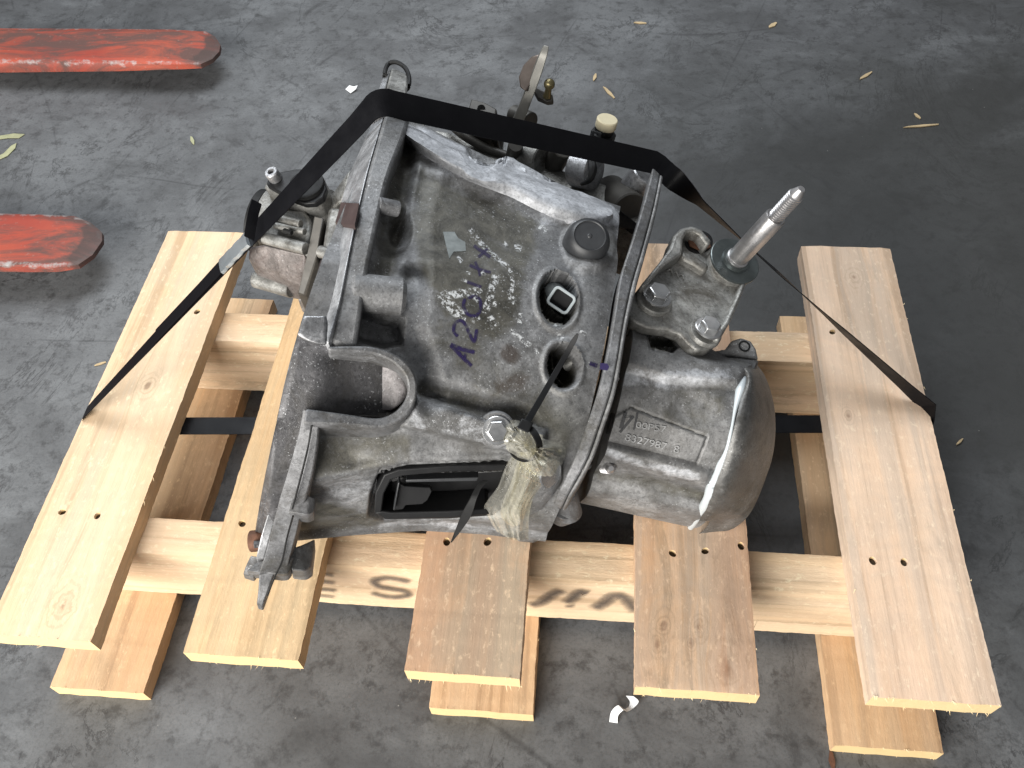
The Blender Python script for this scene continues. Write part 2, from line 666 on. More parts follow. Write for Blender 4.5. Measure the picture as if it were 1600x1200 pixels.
def splinters(o, wd, ln, th, seed, n=46):
    """frayed fibres on the sawn ends and arrises, joined to one small mesh"""
    r = np.random.default_rng(seed + 500)
    vs, fs = [], []
    for k in range(n):
        if r.random() < .7:
            p = Vector((r.uniform(-wd / 2, wd / 2), -ln / 2 + .0008, r.choice([.0, th]) + r.normal(0, .0006)))
            d = Vector((r.normal(0, .5), -1, r.normal(0, .35))).normalized()
            L = abs(r.normal(0, .0022)) + .0008
        else:
            p = Vector((r.choice([-wd / 2, wd / 2]), r.uniform(-ln / 2, ln / 2), th - .001))
            d = Vector((.5 * np.sign(p.x), r.choice([-1, 1]), r.normal(0, .3))).normalized()
            L = abs(r.normal(0, .004)) + .001
        s_ = d.orthogonal().normalized() * r.uniform(.0002, .0006)
        q = d.cross(s_).normalized() * .0003
        b = len(vs)
        vs += [p - s_, p + s_, p + q, p + d * L]
        fs += [(b, b + 1, b + 3), (b + 1, b + 2, b + 3), (b + 2, b, b + 3)]
    s = mesh('splinters', vs, fs, M_FIBRE, None, 0)
    s.location = o.location
    s.rotation_euler = o.rotation_euler
    s.parent = pallet
    s['kind'] = 'stuff'


M_NAIL = simple('rusty_nail_head', (.055, .040, .022), .8, .3, .5, 300, .3)
M_FIBRE = simple('pale_wood_fibre', (.78, .62, .38), .8, 0, .15, 200, 0)
pallet = empty('pallet', (0, 0, 0), 'light pine pallet of rough planks carrying the gearbox', 'pallet')

PALE = ((.56, .39, .20), (.68, .52, .32))
deckspec = [
    # x0 x1 yfront yback  colours
    (0.0005, .0990, .004, .5157, (.66, .49, .31), (.76, .61, .43), dict(weather=.34, blot=.14, grey=(.52, .46, .37), knots=[(.006, .02, .007), (.012, -.225, .008)]), 11),
    (.1845, .2867, .000, .5150, (.55, .385, .21), (.65, .49, .30), dict(weather=.40, blot=.24, grey=(.47, .38, .25), rough_saw=.8), 12),
    (.3791, .4769, -.002, .5150, (.64, .45, .29), (.74, .56, .40), dict(weather=.70, blot=.55, red=.40, grey=(.42, .38, .31)), 13),
    (.5725, .6734, -.002, .5150, (.60, .42, .27), (.72, .54, .38), dict(weather=.48, blot=.45, red=.30, grey=(.46, .40, .34), knots=[(-.026, -.205, .0065), (.004, -.205, .005), (.026, -.238, .010), (-.032, -.222, .005), (-.004, -.219, .003)]), 14),
    (.7629, .8629, .003, .5175, (.66, .50, .36), (.76, .61, .47), dict(weather=.42, blot=.22, red=.22, grey=(.50, .44, .38), knots=[(.003, .21, .006), (-.03, .02, .004)]), 15),
]
holes = {
    0: [(97, 800), (152, 806), (308, 487)],
    1: [(378, 818)],
    2: [(698, 847), (762, 847)],
    3: [(1051, 865), (1102, 861), (1158, 853)],
    4: [(1364, 876), (1413, 878), (1301, 518)],
}
DECK = []
for i, (x0, x1, y0, y1, c1, c2, kw, sd) in enumerate(deckspec):
    me = board_mesh('deck_board', x1 - x0, y1 - y0, TH, sd)
    o = link('deck_board', me, mat_wood('deck_board_pine', c1, c2, sd * 1.37, **kw), None)
    o.location = Vector(((x0 + x1) / 2, (y0 + y1) / 2, -TH)) + OFF
    hl = []
    for (px, py) in holes[i]:
        q = U(px, py, 0) - o.location
        hl.append((q.x, q.y, TH, random.uniform(.0040, .0047)))
    cut_holes(o, hl)
    o.parent = pallet
    DECK.append(o)
    for (hx, hy, hz_, hr) in hl:
        lathe('nail', o.location + Vector((hx, hy, TH - .0045)), (random.uniform(-.2, .2), random.uniform(-.2, .2), 1), [(-.004, hr * .85), (.0006, hr * .85), (.001, hr * .7)], M_NAIL, o, 12)
    splinters(o, x1 - x0, y1 - y0, TH, sd)
tag(DECK[1], 'darker tan plank with flecks under the bell housing')
bearer_mats = []
for k, (y0, y1, sd) in enumerate([(.0992, .1378, 21), (.3639, .4057, 22)]):
    ln = .845
    me = board_mesh('bearer', y1 - y0, ln, SH - .0006, sd, .0003)
    o = link('bearer', me, mat_wood('bearer_pine', (.70, .54, .35), (.80, .66, .48), sd * 1.1, weather=.12, blot=.12 if k == 0 else .35, rough_saw=1.0, red=.15), pallet)
    o.location = Vector((.431, (y0 + y1) / 2, -TH - SH + .0003)) + OFF
    o.rotation_euler = (0, 0, -math.pi / 2)
for k, (x0, x1, y0, sd) in enumerate([(.0056, .1018, -.0045, 31), (.3846, .4846, .0025, 32), (.7618, .8573, -.0045, 33)]):
    me = board_mesh('bottom_board', x1 - x0, .518, TH, sd)
    o = link('bottom_board', me, mat_wood('bottom_board_pine', (.62, .43, .25), (.72, .55, .35), sd * 1.21, weather=.18, blot=.2, red=.15, rough_saw=.7), pallet)
    o.location = Vector(((x0 + x1) / 2, y0 + .259, -2 * TH - SH)) + OFF
    splinters(o, x1 - x0, .518, TH, sd, 30)

# ================================================================== gearbox
M_AL = mat_alum('cast_aluminium', base=(.235, .235, .237), dirt_amt=.5, metal=.3, speck=.8)
M_AL2 = mat_alum('cast_aluminium_clean', base=(.215, .215, .22), dirt_amt=.75, attr=False, seed=3.0, metal=.3)
M_AL3 = mat_alum('cast_aluminium_case', base=(.245, .242, .24), dirt_amt=.45, metal=.3, seed=5.0, attr=True, speck=.8)
M_ALB = mat_alum('machined_aluminium', base=(.42, .42, .43), dirt_amt=.25, attr=False, metal=.75, rough=.36, seed=8.0)
M_ALO = mat_alum('oily_aluminium', base=(.36, .355, .335), dirt_amt=.80, attr=False, metal=.5, rough=.42, seed=11.0, dirt=(.07, .06, .045))
M_PLATE = mat_alum('dark_speckled_plate', base=(.125, .122, .126), dirt_amt=.5, attr=False, metal=.3, rough=.38, speck=1.0, seed=13.0)
M_RIM = mat_alum('bright_flange_edge', base=(.66, .665, .68), dirt_amt=.15, attr=False, metal=.6, rough=.34, seed=17.0)
M_STEEL = simple('zinc_plated_steel', (.55, .55, .55), .28, .95, .2, 160, .08)
M_SHAFT = simple('bare_steel', (.46, .45, .45), .38, .9, .3, 140, .1)
M_DKSTEEL = simple('oily_dark_steel', (.050, .046, .040), .48, .35, .5, 90, .2)
M_BRONZE = simple('yellow_passivated_steel', (.20, .17, .09), .35, .8, .3, 90, .1)
M_RUST = simple('rusty_steel', (.13, .060, .035), .7, .3, .5, 220, .4)
M_BLACK = simple('black_plastic', (.007, .007, .0075), .45, 0, .25, 180, .12, .28)
M_BLACKR = simple('black_rubber', (.010, .010, .010), .6, 0, .3, 220, .2, .25)
M_CAP = simple('worn_black_cap', (.024, .025, .027), .42, 0, .35, 150, .2)
M_IVORY = simple('ivory_plastic', (.62, .55, .38), .45, 0, .08, 90, .05)
M_GREYPL = simple('grey_plastic', (.28, .31, .32), .40, 0, .12, 90, .05)
M_SEAL = simple('silver_sealant', (.50, .54, .56), .38, .15, .12, 70, .25)
M_STRAP = simple('black_strapping', (.0045, .0045, .0055), .42, 0, .2, 300, .10, .12)
M_CLIP = simple('galvanised_clip', (.52, .56, .58), .32, .85, .15, 160, .1)

gb = empty('gearbox', U(800, 560, 0), 'dirty cast aluminium car gearbox lying strapped on the pallet', 'gearbox')

EV = Vector((.10, 1, 0)).normalized()          # across the gearbox, away from the viewer
NV = Vector((.20, -.02, 1)).normalized()
NV = (NV - EV * NV.dot(EV)).normalized()
AXV = EV.cross(NV).normalized()                # along the axis, bell to tail


class Loft:
    """closed body lofted through super-elliptic sections whose outlines meet the given photo pixels"""

    def __init__(s, st, ex=2.4):
        s.ex = ex
        s.st = []
        for (fp, npx, zc, b) in st:
            mid = U((fp[0] + npx[0]) / 2, (fp[1] + npx[1]) / 2, zc)
            c = mid.copy()
            a = .15
            d = Vector((fp[0] - npx[0], fp[1] - npx[1]))
            L = d.length
            d /= L
            for it in range(40):
                ph = np.linspace(0, 2 * math.pi, 120)
                X = s._sec(c, a, b, ph)
                x, y = projn(X)
                t = (x - npx[0]) * d.x + (y - npx[1]) * d.y
                sc = (t.max() - t.min())
                a *= 1 + .6 * (L / sc - 1)
                c = c - EV * (.6 * ((t.max() + t.min()) / 2 - L / 2) * .0006)
            s.st.append((c, a, b))

    def _sec(s, c, a, b, ph):
        e = 2 / s.ex
        cc = np.sign(np.cos(ph)) * np.abs(np.cos(ph)) ** e
        ss = np.sign(np.sin(ph)) * np.abs(np.sin(ph)) ** e
        return np.array(c)[None] + np.outer(cc * a, np.array(EV)) + np.outer(ss * b, np.array(NV))

    def grid(s, nu, nph, ext=(0, 0)):
        n = len(s.st)
        us = np.linspace(0, 1, nu)
        # denser on the upper, near side that is seen
        ph = np.linspace(0, 2 * math.pi, nph, endpoint=False)
        G = []
        for u in us:
            k = min(int(u * (n - 1)), n - 2)
            f = u * (n - 1) - k
            A, B = s.st[k], s.st[k + 1]
            c = A[0] * (1 - f) + B[0] * f
            a = A[1] * (1 - f) + B[1] * f
            b = A[2] * (1 - f) + B[2] * f
            G.append(s._sec(c, a, b, ph))
        return np.array(G)

    @staticmethod
    def faces(nu, nph):
        fs = []
        for i in range(nu - 1):
            for k in range(nph):
                k2 = (k + 1) % nph
                fs.append((i * nph + k, i * nph + k2, (i + 1) * nph + k2, (i + 1) * nph + k))
        fs.append(tuple(range(nph)))
        fs.append(tuple((nu - 1) * nph + k for k in range(nph)))
        return fs


BELL = Loft([((630, 178), (452, 850), .155, .150),
             ((715, 222), (560, 838), .142, .142),
             ((800, 262), (660, 830), .130, .134),
             ((880, 292), (752, 835), .118, .126),
             ((968, 322), (850, 846), .106, .116)])
CASE = Loft([((990, 478), (896, 783), .095, .092),
             ((1050, 510), (960, 797), .088, .090),
             ((1110, 545), (1022, 811), .082, .088),
             ((1162, 575), (1084, 825), .075, .084)], 2.5)


def bvh_of(G):
    nu, nph = G.shape[:2]
    return BVHTree.FromPolygons([tuple(v) for v in G.reshape(-1, 3)], Loft.faces(nu, nph))


BV = {'bell': bvh_of(BELL.grid(60, 180)), 'case': bvh_of(CASE.grid(40, 160))}


def S(px, py, off=0.0, which='bell', along='ray'):
    """point of a body seen at a pixel, lifted towards the viewer"""
    d = ray(px, py).normalized()
    t = BV[which]
    h, n, i, dist = t.ray_cast(CAMP, d)
    if h is None:
        best = None
        for k in np.linspace(.35, 1.1, 60):
            p = CAMP + d * k
            q, nn, ii, dd = t.find_nearest(p)
            if best is None or dd < best[0]:
                best = (dd, p)
        h = best[1]
    return h - d * off


def Sx(px, py, off=0.0, which='bell'):
    """like S, but left of a body's outline the surface carries on, rolling away downwards"""
    for k in range(0, 120, 3):
        d = ray(px + k, py).normalized()
        h, n, i, dist = BV[which].ray_cast(CAMP, d)
        if h is not None:
            if k == 0:
                return h - d * off
            d0 = ray(px, py).normalized()
            q = U(px, py, h.z - DZ - .00055 * k)
            return q - d0 * off
    return S(px, py, off, which)


def N_at(px, py, which='bell'):
    d = ray(px, py).normalized()
    h, n, i, dist = BV[which].ray_cast(CAMP, d)
    if h is None:
        q, n, i, dd = BV[which].find_nearest(S(px, py, 0, which))
    if n.dot(d) > 0:
        n = -n
    return n


# ---------------- feature maps in photo pixels (masks that shape, stain and shade the castings)
def sstep(x, a, b):
    t = np.clip((x - a) / (b - a), 0, 1)
    return t * t * (3 - 2 * t)


def d_line(x, y, pts):
    best = np.full(x.shape, 1e9)
    for (ax, ay), (bx, by) in zip(pts[:-1], pts[1:]):
        vx, vy = bx - ax, by - ay
        t = np.clip(((x - ax) * vx + (y - ay) * vy) / (vx * vx + vy * vy), 0, 1)
        best = np.minimum(best, np.hypot(x - ax - t * vx, y - ay - t * vy))
    return best


def sd_poly(x, y, pts):
    """signed distance to polygon, negative inside"""
    d = d_line(x, y, list(pts) + [pts[0]])
    ins = np.zeros(x.shape, bool)
    n = len(pts)
    for i in range(n):
        (ax, ay), (bx, by) = pts[i], pts[(i + 1) % n]
        c = ((ay > y) != (by > y)) & (x < (bx - ax) * (y - ay) / (by - ay + 1e-12) + ax)
        ins ^= c
    return np.where(ins, -d, d)


def ell(x, y, cx, cy, rx, ry, rot=0):
    c, s_ = math.cos(rot), math.sin(rot)
    u = ((x - cx) * c + (y - cy) * s_) / rx
    v = (-(x - cx) * s_ + (y - cy) * c) / ry
    return (np.hypot(u, v) - 1) * min(rx, ry)


NOTCH = [(470, 532), (520, 540), (560, 547), (600, 556), (628, 572), (638, 600), (632, 628), (612, 645), (585, 650), (470, 645)]
RIBA = [(655, 622), (720, 641), (790, 660), (850, 676)]
RIBB = [(625, 664), (700, 680), (790, 702), (850, 720)]
COVER = [(596, 735), (640, 726), (785, 722), (800, 735), (790, 806), (600, 812), (578, 805), (582, 770)]


def f_bell(x, y):
    o = np.zeros(x.shape)
    # valley between flange web and the cone
    o -= .010 * (1 - sstep(d_line(x, y, [(640, 205), (628, 260), (616, 330), (606, 400), (604, 425)]), 3, 30))
    o -= .035 * (1 - sstep(ell(x, y, 757, 236, 26, 22, .25), -5, 3))
    o -= .006 * (1 - sstep(d_line(x, y, [(660, 250), (640, 330), (640, 420)]), 3, 40))
    # small boss in the valley and its hollow
    o += .014 * (1 - sstep(ell(x, y, 614, 324, 17, 11, .15), -3, 4))
    o -= .010 * (1 - sstep(ell(x, y, 625, 362, 14, 24, .1), -4, 8))
    # long facet line along the top
    o += .0045 * (1 - sstep(sd_poly(x, y, [(640, 190), (655, 262), (760, 290), (850, 330), (905, 345), (960, 345), (960, 180)]), -4, 14))
    # oily hollow
    o -= .004 * (1 - sstep(ell(x, y, 735, 345, 105, 70, .35), -40, 20))
    # pocket below the big boss
    o -= .024 * (1 - sstep(sd_poly(x, y, [(560, 482), (612, 496), (628, 500), (626, 535), (600, 540), (552, 528)]), -4, 7))
    o -= .007 * (1 - sstep(d_line(x, y, [(645, 440), (640, 510), (655, 560), (672, 620)]), 4, 34))
    # starter notch
    o -= .040 * (1 - sstep(sd_poly(x, y, NOTCH), -6, 2))
    # round openings with raised lips
    for (cx, cy, rx, ry, rot) in [(871, 468, 31, 43, -.12), (880, 573, 28, 36, -.12)]:
        e = ell(x, y, cx, cy, rx, ry, rot)
        o += .0022 * (1 - sstep(np.abs(e - 3), 0, 6))
        o -= .048 * (1 - sstep(e, -7, 0))
    e = ell(x, y, 920, 380, 39, 40, 0)
    o += .003 * (1 - sstep(e, 0, 7))
    # raised rib running from the notch to the bolt
    o += .013 * (1 - sstep(sd_poly(x, y, RIBA + RIBB[::-1]), -2, 6))
    o -= .006 * (1 - sstep(d_line(x, y, [(672, 612), (740, 628), (820, 655)]), 3, 26))
    # lower crease, slab below it
    o -= .008 * sstep(sd_poly(x, y, [(300, 400), (1000, 400), (1000, 735), (850, 728), (780, 722), (640, 724), (580, 732), (500, 752), (300, 800)]), -10, 22)
    o += .003 * (1 - sstep(d_line(x, y, [(505, 752), (580, 732), (640, 722), (780, 718)]), 0, 16))
    o -= .008 * (1 - sstep(ell(x, y, 530, 700, 60, 30, .1), -26, 14))
    # recess for the black cover
    o -= .032 * (1 - sstep(sd_poly(x, y, COVER), -6, 5))
    # bulges near the joint flange
    o += .004 * (1 - sstep(d_line(x, y, [(930, 420), (915, 560), (870, 700)]), 4, 46))
    return o


def stain_shading_bell(x, y):
    r = np.zeros(x.shape + (4,))
    oil = [(655, 258), (720, 290), (790, 318), (840, 338), (842, 380), (830, 420), (822, 470), (805, 520), (770, 540), (740, 520), (690, 500), (670, 460), (655, 430), (640, 380), (640, 300)]
    r[..., 0] = np.maximum(.95 * (1 - sstep(sd_poly(x, y, oil), -22, 12)), 0)
    r[..., 0] = np.maximum(r[..., 0], .85 * (1 - sstep(d_line(x, y, [(640, 205), (626, 270), (612, 340), (600, 420)]), 6, 30)))  # darker along the valley
    r[..., 0] = np.maximum(r[..., 0], .75 * (1 - sstep(sd_poly(x, y, [(485, 690), (560, 672), (640, 680), (640, 720), (560, 735), (490, 748)]), -6, 10)))
    r[..., 0] = np.maximum(r[..., 0], .7 * (1 - sstep(d_line(x, y, [(660, 608), (740, 630), (800, 650)]), 4, 24)))  # darker along the line above the rib
    r[..., 0] = np.maximum(r[..., 0], .8 * (1 - sstep(sd_poly(x, y, [(470, 780), (560, 800), (600, 815), (560, 835), (460, 850)]), -6, 14)))
    r[..., 0] = np.maximum(r[..., 0], .55 * (1 - sstep(d_line(x, y, [(700, 520), (780, 600), (840, 640)]), 10, 60)))
    r[..., 0] = np.maximum(r[..., 0], 1.0 * (1 - sstep(sd_poly(x, y, NOTCH), -4, 6)))  # shade inside the notch painted dark
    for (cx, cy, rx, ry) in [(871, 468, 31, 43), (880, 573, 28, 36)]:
        r[..., 0] = np.maximum(r[..., 0], 1.2 * (1 - sstep(ell(x, y, cx, cy, rx, ry, -.12), -5, 1)))  # openings painted dark for the shade inside them
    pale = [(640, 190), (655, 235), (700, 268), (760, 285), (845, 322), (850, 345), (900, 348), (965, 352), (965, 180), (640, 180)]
    r[..., 1] = 1.0 * (1 - sstep(sd_poly(x, y, pale), -10, 14))  # pale oxide band, overhead light put into its colour
    r[..., 1] = np.maximum(r[..., 1], .42 * (1 - sstep(ell(x, y, 545, 760, 50, 26, .3), -10, 16)))
    r[..., 1] = np.maximum(r[..., 1], .6 * (1 - sstep(d_line(x, y, [(600, 826), (720, 826), (830, 845)]), 4, 22)))
    r[..., 1] = np.maximum(r[..., 1], .30 * (1 - sstep(sd_poly(x, y, RIBA + RIBB[::-1]), -4, 6)))
    r[..., 2] = np.maximum(1.0 * (1 - sstep(ell(x, y, 797, 553, 18, 15, .4), -8, 9)), .9 * (1 - sstep(ell(x, y, 800, 600, 34, 18, -.1), -12, 12)))
    r[..., 2] = np.maximum(r[..., 2], .9 * (1 - sstep(ell(x, y, 923, 322, 22, 12, .5), -6, 8)))
    r[..., 3] = 1
    return r


def f_case(x, y):
    o = np.zeros(x.shape)
    plate = [(938, 662), (985, 636), (1105, 683), (1088, 724), (950, 690), (932, 690)]
    sd = sd_poly(x, y, plate)
    o -= .0014 * (1 - sstep(np.abs(sd), 0, 3.0))
    o += .0008 * (1 - sstep(sd, -3, 0))
    # long soft ribs
    o += .006 * (1 - sstep(d_line(x, y, [(930, 700), (1010, 722), (1100, 745)]), 4, 20))
    o -= .006 * (1 - sstep(d_line(x, y, [(910, 735), (1000, 750), (1105, 775)]), 4, 18))
    o += .004 * (1 - sstep(d_line(x, y, [(905, 765), (1000, 785), (1090, 800)]), 4, 18))
    o += .007 * (1 - sstep(sd_poly(x, y, [(985, 520), (1060, 560), (1175, 570), (1150, 600), (1040, 590), (975, 570)]), -6, 12))
    o -= .018 * (1 - sstep(sd_poly(x, y, [(1012, 524), (1052, 522), (1060, 540), (1050, 552), (1016, 544)]), -3, 3))
    o -= .004 * (1 - sstep(ell(x, y, 1085, 640, 40, 26, .25), -16, 10))
    return o


def stain_shading_case(x, y):
    r = np.zeros(x.shape + (4,))
    r[..., 0] = .75 * (1 - sstep(d_line(x, y, [(912, 738), (1000, 752), (1105, 777)]), 4, 16))  # darker along the groove
    r[..., 0] = np.maximum(r[..., 0], .55 * (1 - sstep(sd_poly(x, y, [(1050, 610), (1130, 600), (1120, 660), (1100, 680), (1040, 650)]), -6, 18)))
    r[..., 0] = np.maximum(r[..., 0], 1.2 * (1 - sstep(sd_poly(x, y, [(1012, 524), (1052, 522), (1060, 540), (1050, 552), (1016, 544)]), -3, 2)))  # hole below the bracket painted dark as its shade
    r[..., 1] = .55 * (1 - sstep(d_line(x, y, [(960, 585), (1050, 595), (1130, 590)]), 4, 26))
    r[..., 1] = np.maximum(r[..., 1], .5 * (1 - sstep(d_line(x, y, [(940, 705), (1010, 728), (1090, 745)]), 2, 14)))
    r[..., 3] = 1
    return r


def body(name, lf, nu, nph, ff, sf, mat):
    G = lf.grid(nu, nph)
    du = np.gradient(G, axis=0)
    dp = np.roll(G, -1, 1) - np.roll(G, 1, 1)
    Nn = np.cross(dp, du)
    Nn /= np.linalg.norm(Nn, axis=2, keepdims=True) + 1e-12
    c = G.mean(1, keepdims=True)
    if ((G - c) * Nn).sum() < 0:
        Nn = -Nn
    # only the faces turned to the light side carry features
    X = G.copy()
    vis = sstep(((CPn - G) * Nn).sum(2) / np.linalg.norm(CPn - G, axis=2), -.05, .12)
    off = np.zeros(G.shape[:2])
    for it in range(5):
        x, y = projn(X.reshape(-1, 3))
        off = .5 * off + .5 * ff(x.reshape(G.shape[:2]), y.reshape(G.shape[:2])) * vis
        X = G + Nn * off[..., None]
    # casting unevenness
    x, y = projn(X.reshape(-1, 3))
    st = sf(x, y) * np.append(np.repeat(vis.reshape(-1, 1), 3, 1), np.ones((x.size, 1)), 1)
    o = mesh(name, X.reshape(-1, 3), Loft.faces(nu, nph), mat, gb, 0)
    smooth(o.data, 60)
    at = o.data.color_attributes.new('stain_shading', 'FLOAT_COLOR', 'POINT')
    at.data.foreach_set('color', st.astype(np.float32).ravel())
    return o, BVHTree.FromPolygons([tuple(v) for v in X.reshape(-1, 3)], Loft.faces(nu, nph))


bell_o, BV['bell2'] = body('bell_housing', BELL, 230, 520, f_bell, stain_shading_bell, M_AL)
case_o, BV['case2'] = body('gear_case', CASE, 150, 420, f_case, stain_shading_case, M_AL3)
case_o['label'] = 'smooth grey tail casing with stamped numbers'


# ---------------- joint flange between bell and gear case
def edge_pts(L, R, n=6):
    a = cat([(p[0], p[1], 0) for p in L], n)
    b = cat([(p[0], p[1], 0) for p in R], n)
    return [(p[0], p[1]) for p in a], [(p[0], p[1]) for p in b]


def band(name, L, R, off, depth, mat, which='bell', n=6, bev=.0014, parent=None, zs=None, dvec=None):
    """solid band whose face lies off in front of a body between two pixel edges"""
    l, r = edge_pts(L, R, n)
    LP, RP, DD = [], [], []
    for i, (a, b) in enumerate(zip(l, r)):
        m = ((a[0] + b[0]) / 2, (a[1] + b[1]) / 2)
        o = off if not isinstance(off, (list, tuple)) else float(np.interp(i / (len(l) - 1), np.linspace(0, 1, len(off)), off))
        if zs is None:
            c = S(m[0], m[1], o, which)
        else:
            c = U(m[0], m[1], float(np.interp(i / (len(l) - 1), np.linspace(0, 1, len(zs)), zs)))
        nn = (CAMP - c).normalized() * .55 + NV * .45
        nn.normalize()
        LP.append(PL(a[0], a[1], c, nn))
        RP.append(PL(b[0], b[1], c, nn))
        DD.append((dvec if dvec else -nn) * depth)
    return strip(name, LP, RP, DD, mat, parent or gb, bev)


ARC_L = [(1020, 262), (1008, 310), (988, 375), (970, 430), (960, 490), (950, 545), (938, 600), (920, 655), (898, 715), (872, 770)]
ARC_R = [(1036, 276), (1026, 330), (1008, 400), (994, 450), (980, 510), (972, 560), (962, 612), (946, 662), (926, 718), (892, 778)]
ARC_M = [(a[0] + (b[0] - a[0]) * .70, a[1] + (b[1] - a[1]) * .70) for a, b in zip(ARC_L, ARC_R)]
ARC_M2 = [(a[0] + (b[0] - a[0]) * .74, a[1] + (b[1] - a[1]) * .74) for a, b in zip(ARC_L, ARC_R)]
AZJ = [.218, .226, .231, .233, .231, .226, .218, .206, .190, .166]
arc_o = band('joint_flange', ARC_L, ARC_M, 0, .05, M_AL2, zs=AZJ)
arc2_o = band('case_flange', ARC_M2, ARC_R, 0, .05, M_AL3, zs=[z - .0012 for z in AZJ])

# ---------------- pale crisp ledge along the far top edge, with its scallop
def ledge_pt(x, y, off):
    for k in range(0, 90, 3):
        d = ray(x, y + k).normalized()
        h, n, i, dist = BV['bell'].ray_cast(CAMP, d)
        if h is not None:
            q = h if k == 0 else U(x, y, h.z - DZ - .0001 * k)
            return q - ray(x, y).normalized() * off
    return S(x, y, off)


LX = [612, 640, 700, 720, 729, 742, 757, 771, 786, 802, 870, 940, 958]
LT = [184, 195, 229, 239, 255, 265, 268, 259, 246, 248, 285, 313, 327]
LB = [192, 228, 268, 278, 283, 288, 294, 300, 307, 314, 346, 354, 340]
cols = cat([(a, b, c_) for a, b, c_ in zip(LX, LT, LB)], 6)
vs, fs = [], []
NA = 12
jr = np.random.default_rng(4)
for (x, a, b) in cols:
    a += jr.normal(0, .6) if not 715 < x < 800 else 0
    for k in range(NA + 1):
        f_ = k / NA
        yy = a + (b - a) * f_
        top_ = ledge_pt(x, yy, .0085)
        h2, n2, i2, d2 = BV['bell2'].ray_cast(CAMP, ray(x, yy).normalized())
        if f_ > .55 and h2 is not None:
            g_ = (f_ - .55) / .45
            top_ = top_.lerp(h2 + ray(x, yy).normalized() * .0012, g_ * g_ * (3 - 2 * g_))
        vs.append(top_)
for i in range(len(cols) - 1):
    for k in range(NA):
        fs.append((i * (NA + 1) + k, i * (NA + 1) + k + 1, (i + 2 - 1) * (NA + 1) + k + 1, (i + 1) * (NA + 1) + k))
M_PALE = mat_alum('pale_lit_oxide_aluminium', base=(.60, .61, .635), dirt_amt=.14, attr=False, seed=61., metal=.25, rough=.5, speck=.9)  # oxide made paler, the overhead light is put into its colour
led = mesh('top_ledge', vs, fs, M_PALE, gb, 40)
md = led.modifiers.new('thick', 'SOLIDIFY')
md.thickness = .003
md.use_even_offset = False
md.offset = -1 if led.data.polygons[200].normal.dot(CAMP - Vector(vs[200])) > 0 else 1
led['label'] = 'pale oxidised ledge with painted overhead light along the top of the bell'

# ---------------- bell flange, seam line, machined edge plate
SEAM = [(604, 168), (592, 210), (577, 262), (564, 315), (552, 370), (541, 425), (530, 478), (517, 536)]
WEB = [(640, 184), (628, 222), (610, 268), (596, 320), (584, 375), (574, 425), (566, 478), (556, 544)]
band('bell_flange', SEAM, WEB, [.022, .020, .016, .014, .013, .013], .06, M_AL, 'bell', bev=.004)
EDGE_L = [(585, 182), (568, 222), (546, 272), (531, 322), (520, 372), (508, 425), (494, 476), (472, 505)]
EDGE_R = [(603, 169), (590, 211), (575, 263), (562, 316), (550, 371), (539, 426), (528, 479), (512, 536)]


def edge_plate(name, L, R, dropL, offR, mat, n=5, depth=.05, lift=0.0):
    l, r = edge_pts(L, R, n)
    LP, RP = [], []
    for i, (a, b) in enumerate(zip(l, r)):
        p = Sx(b[0], b[1], offR, 'bell')
        RP.append(p)
        LP.append(U(a[0], a[1], p.z - DZ - dropL))
    up = lambda p: p + (CAMP - p).normalized() * lift
    return strip(name, [up(p) for p in LP], [up(p) for p in RP], Vector((.01, .0, -1)) * depth, mat, gb, .0012 if depth > .01 else 0)


ep_o = edge_plate('flange_edge_plate', EDGE_L, EDGE_R, .026, .015, M_RIM)
# dried brown sealant on the edge plate
edge_plate('sealant_patch', [(533, 316), (529, 330), (524, 347)], [(561, 318), (558, 333), (554, 352)], .0265, .015, simple('dried_brown_sealant', (.045, .028, .026), .6, 0, .3, 200, .3), 4, .004, .009)

# ---------------- dark plate seen left of the flange and through the starter notch
def sheet(name, rows, offf, th, mat, parent, which='bell', na=14, nr=6):
    """curved plate draped in front of a body; rows are (y, xleft, xright) in photo pixels"""
    Rw = cat([(a, b, c_) for a, b, c_ in rows], nr)
    vs, fs = [], []
    for (y, xl, xr) in Rw:
        for k in range(na + 1):
            x = xl + (xr - xl) * k / na
            vs.append(Sx(x, y, offf(x, y), which))
    m_ = na + 1
    for i in range(len(Rw) - 1):
        for k in range(na):
            fs.append((i * m_ + k, i * m_ + k + 1, (i + 1) * m_ + k + 1, (i + 1) * m_ + k))
    o = mesh(name, vs, fs, mat, parent, 40)
    md = o.modifiers.new('thick', 'SOLIDIFY')
    md.thickness = th
    md.offset = -1 if o.data.polygons[0].normal.dot(CAMP - Vector(vs[0])) > 0 else 1
    return o


def plate_off(x, y):
    return float(np.interp(x, [500, 540, 600], [.004, -.004, -.008])) if y < 650 else .004


cp_ = sheet('cover_plate', [(520, 468, 516), (545, 461, 556), (560, 457, 604), (600, 446, 626), (640, 437, 616), (655, 433, 580), (664, 431, 500), (700, 423, 474), (780, 407, 446), (848, 396, 414)], plate_off, .004, M_PLATE, gb)
cp_['label'] = 'dark speckled plate beside the flange'
sheet('notch_inner_wall', [(570, 592, 616), (580, 584, 627), (595, 579, 634), (612, 577, 636), (628, 577, 629), (641, 580, 612)], lambda x, y: -.001 - .0003 * max(0, 620 - x), .003, mat_alum('pinkish_inner_wall', base=(.30, .28, .28), dirt_amt=.35, attr=False, seed=51., metal=.3), gb, na=8, nr=4)
sheet('bright_flange_foot', [(494, 476, 510), (504, 471, 512), (514, 469, 512), (522, 466, 511), (530, 478, 511), (537, 498, 510)], lambda x, y: .024, .006, M_ALB, gb, na=6, nr=3)
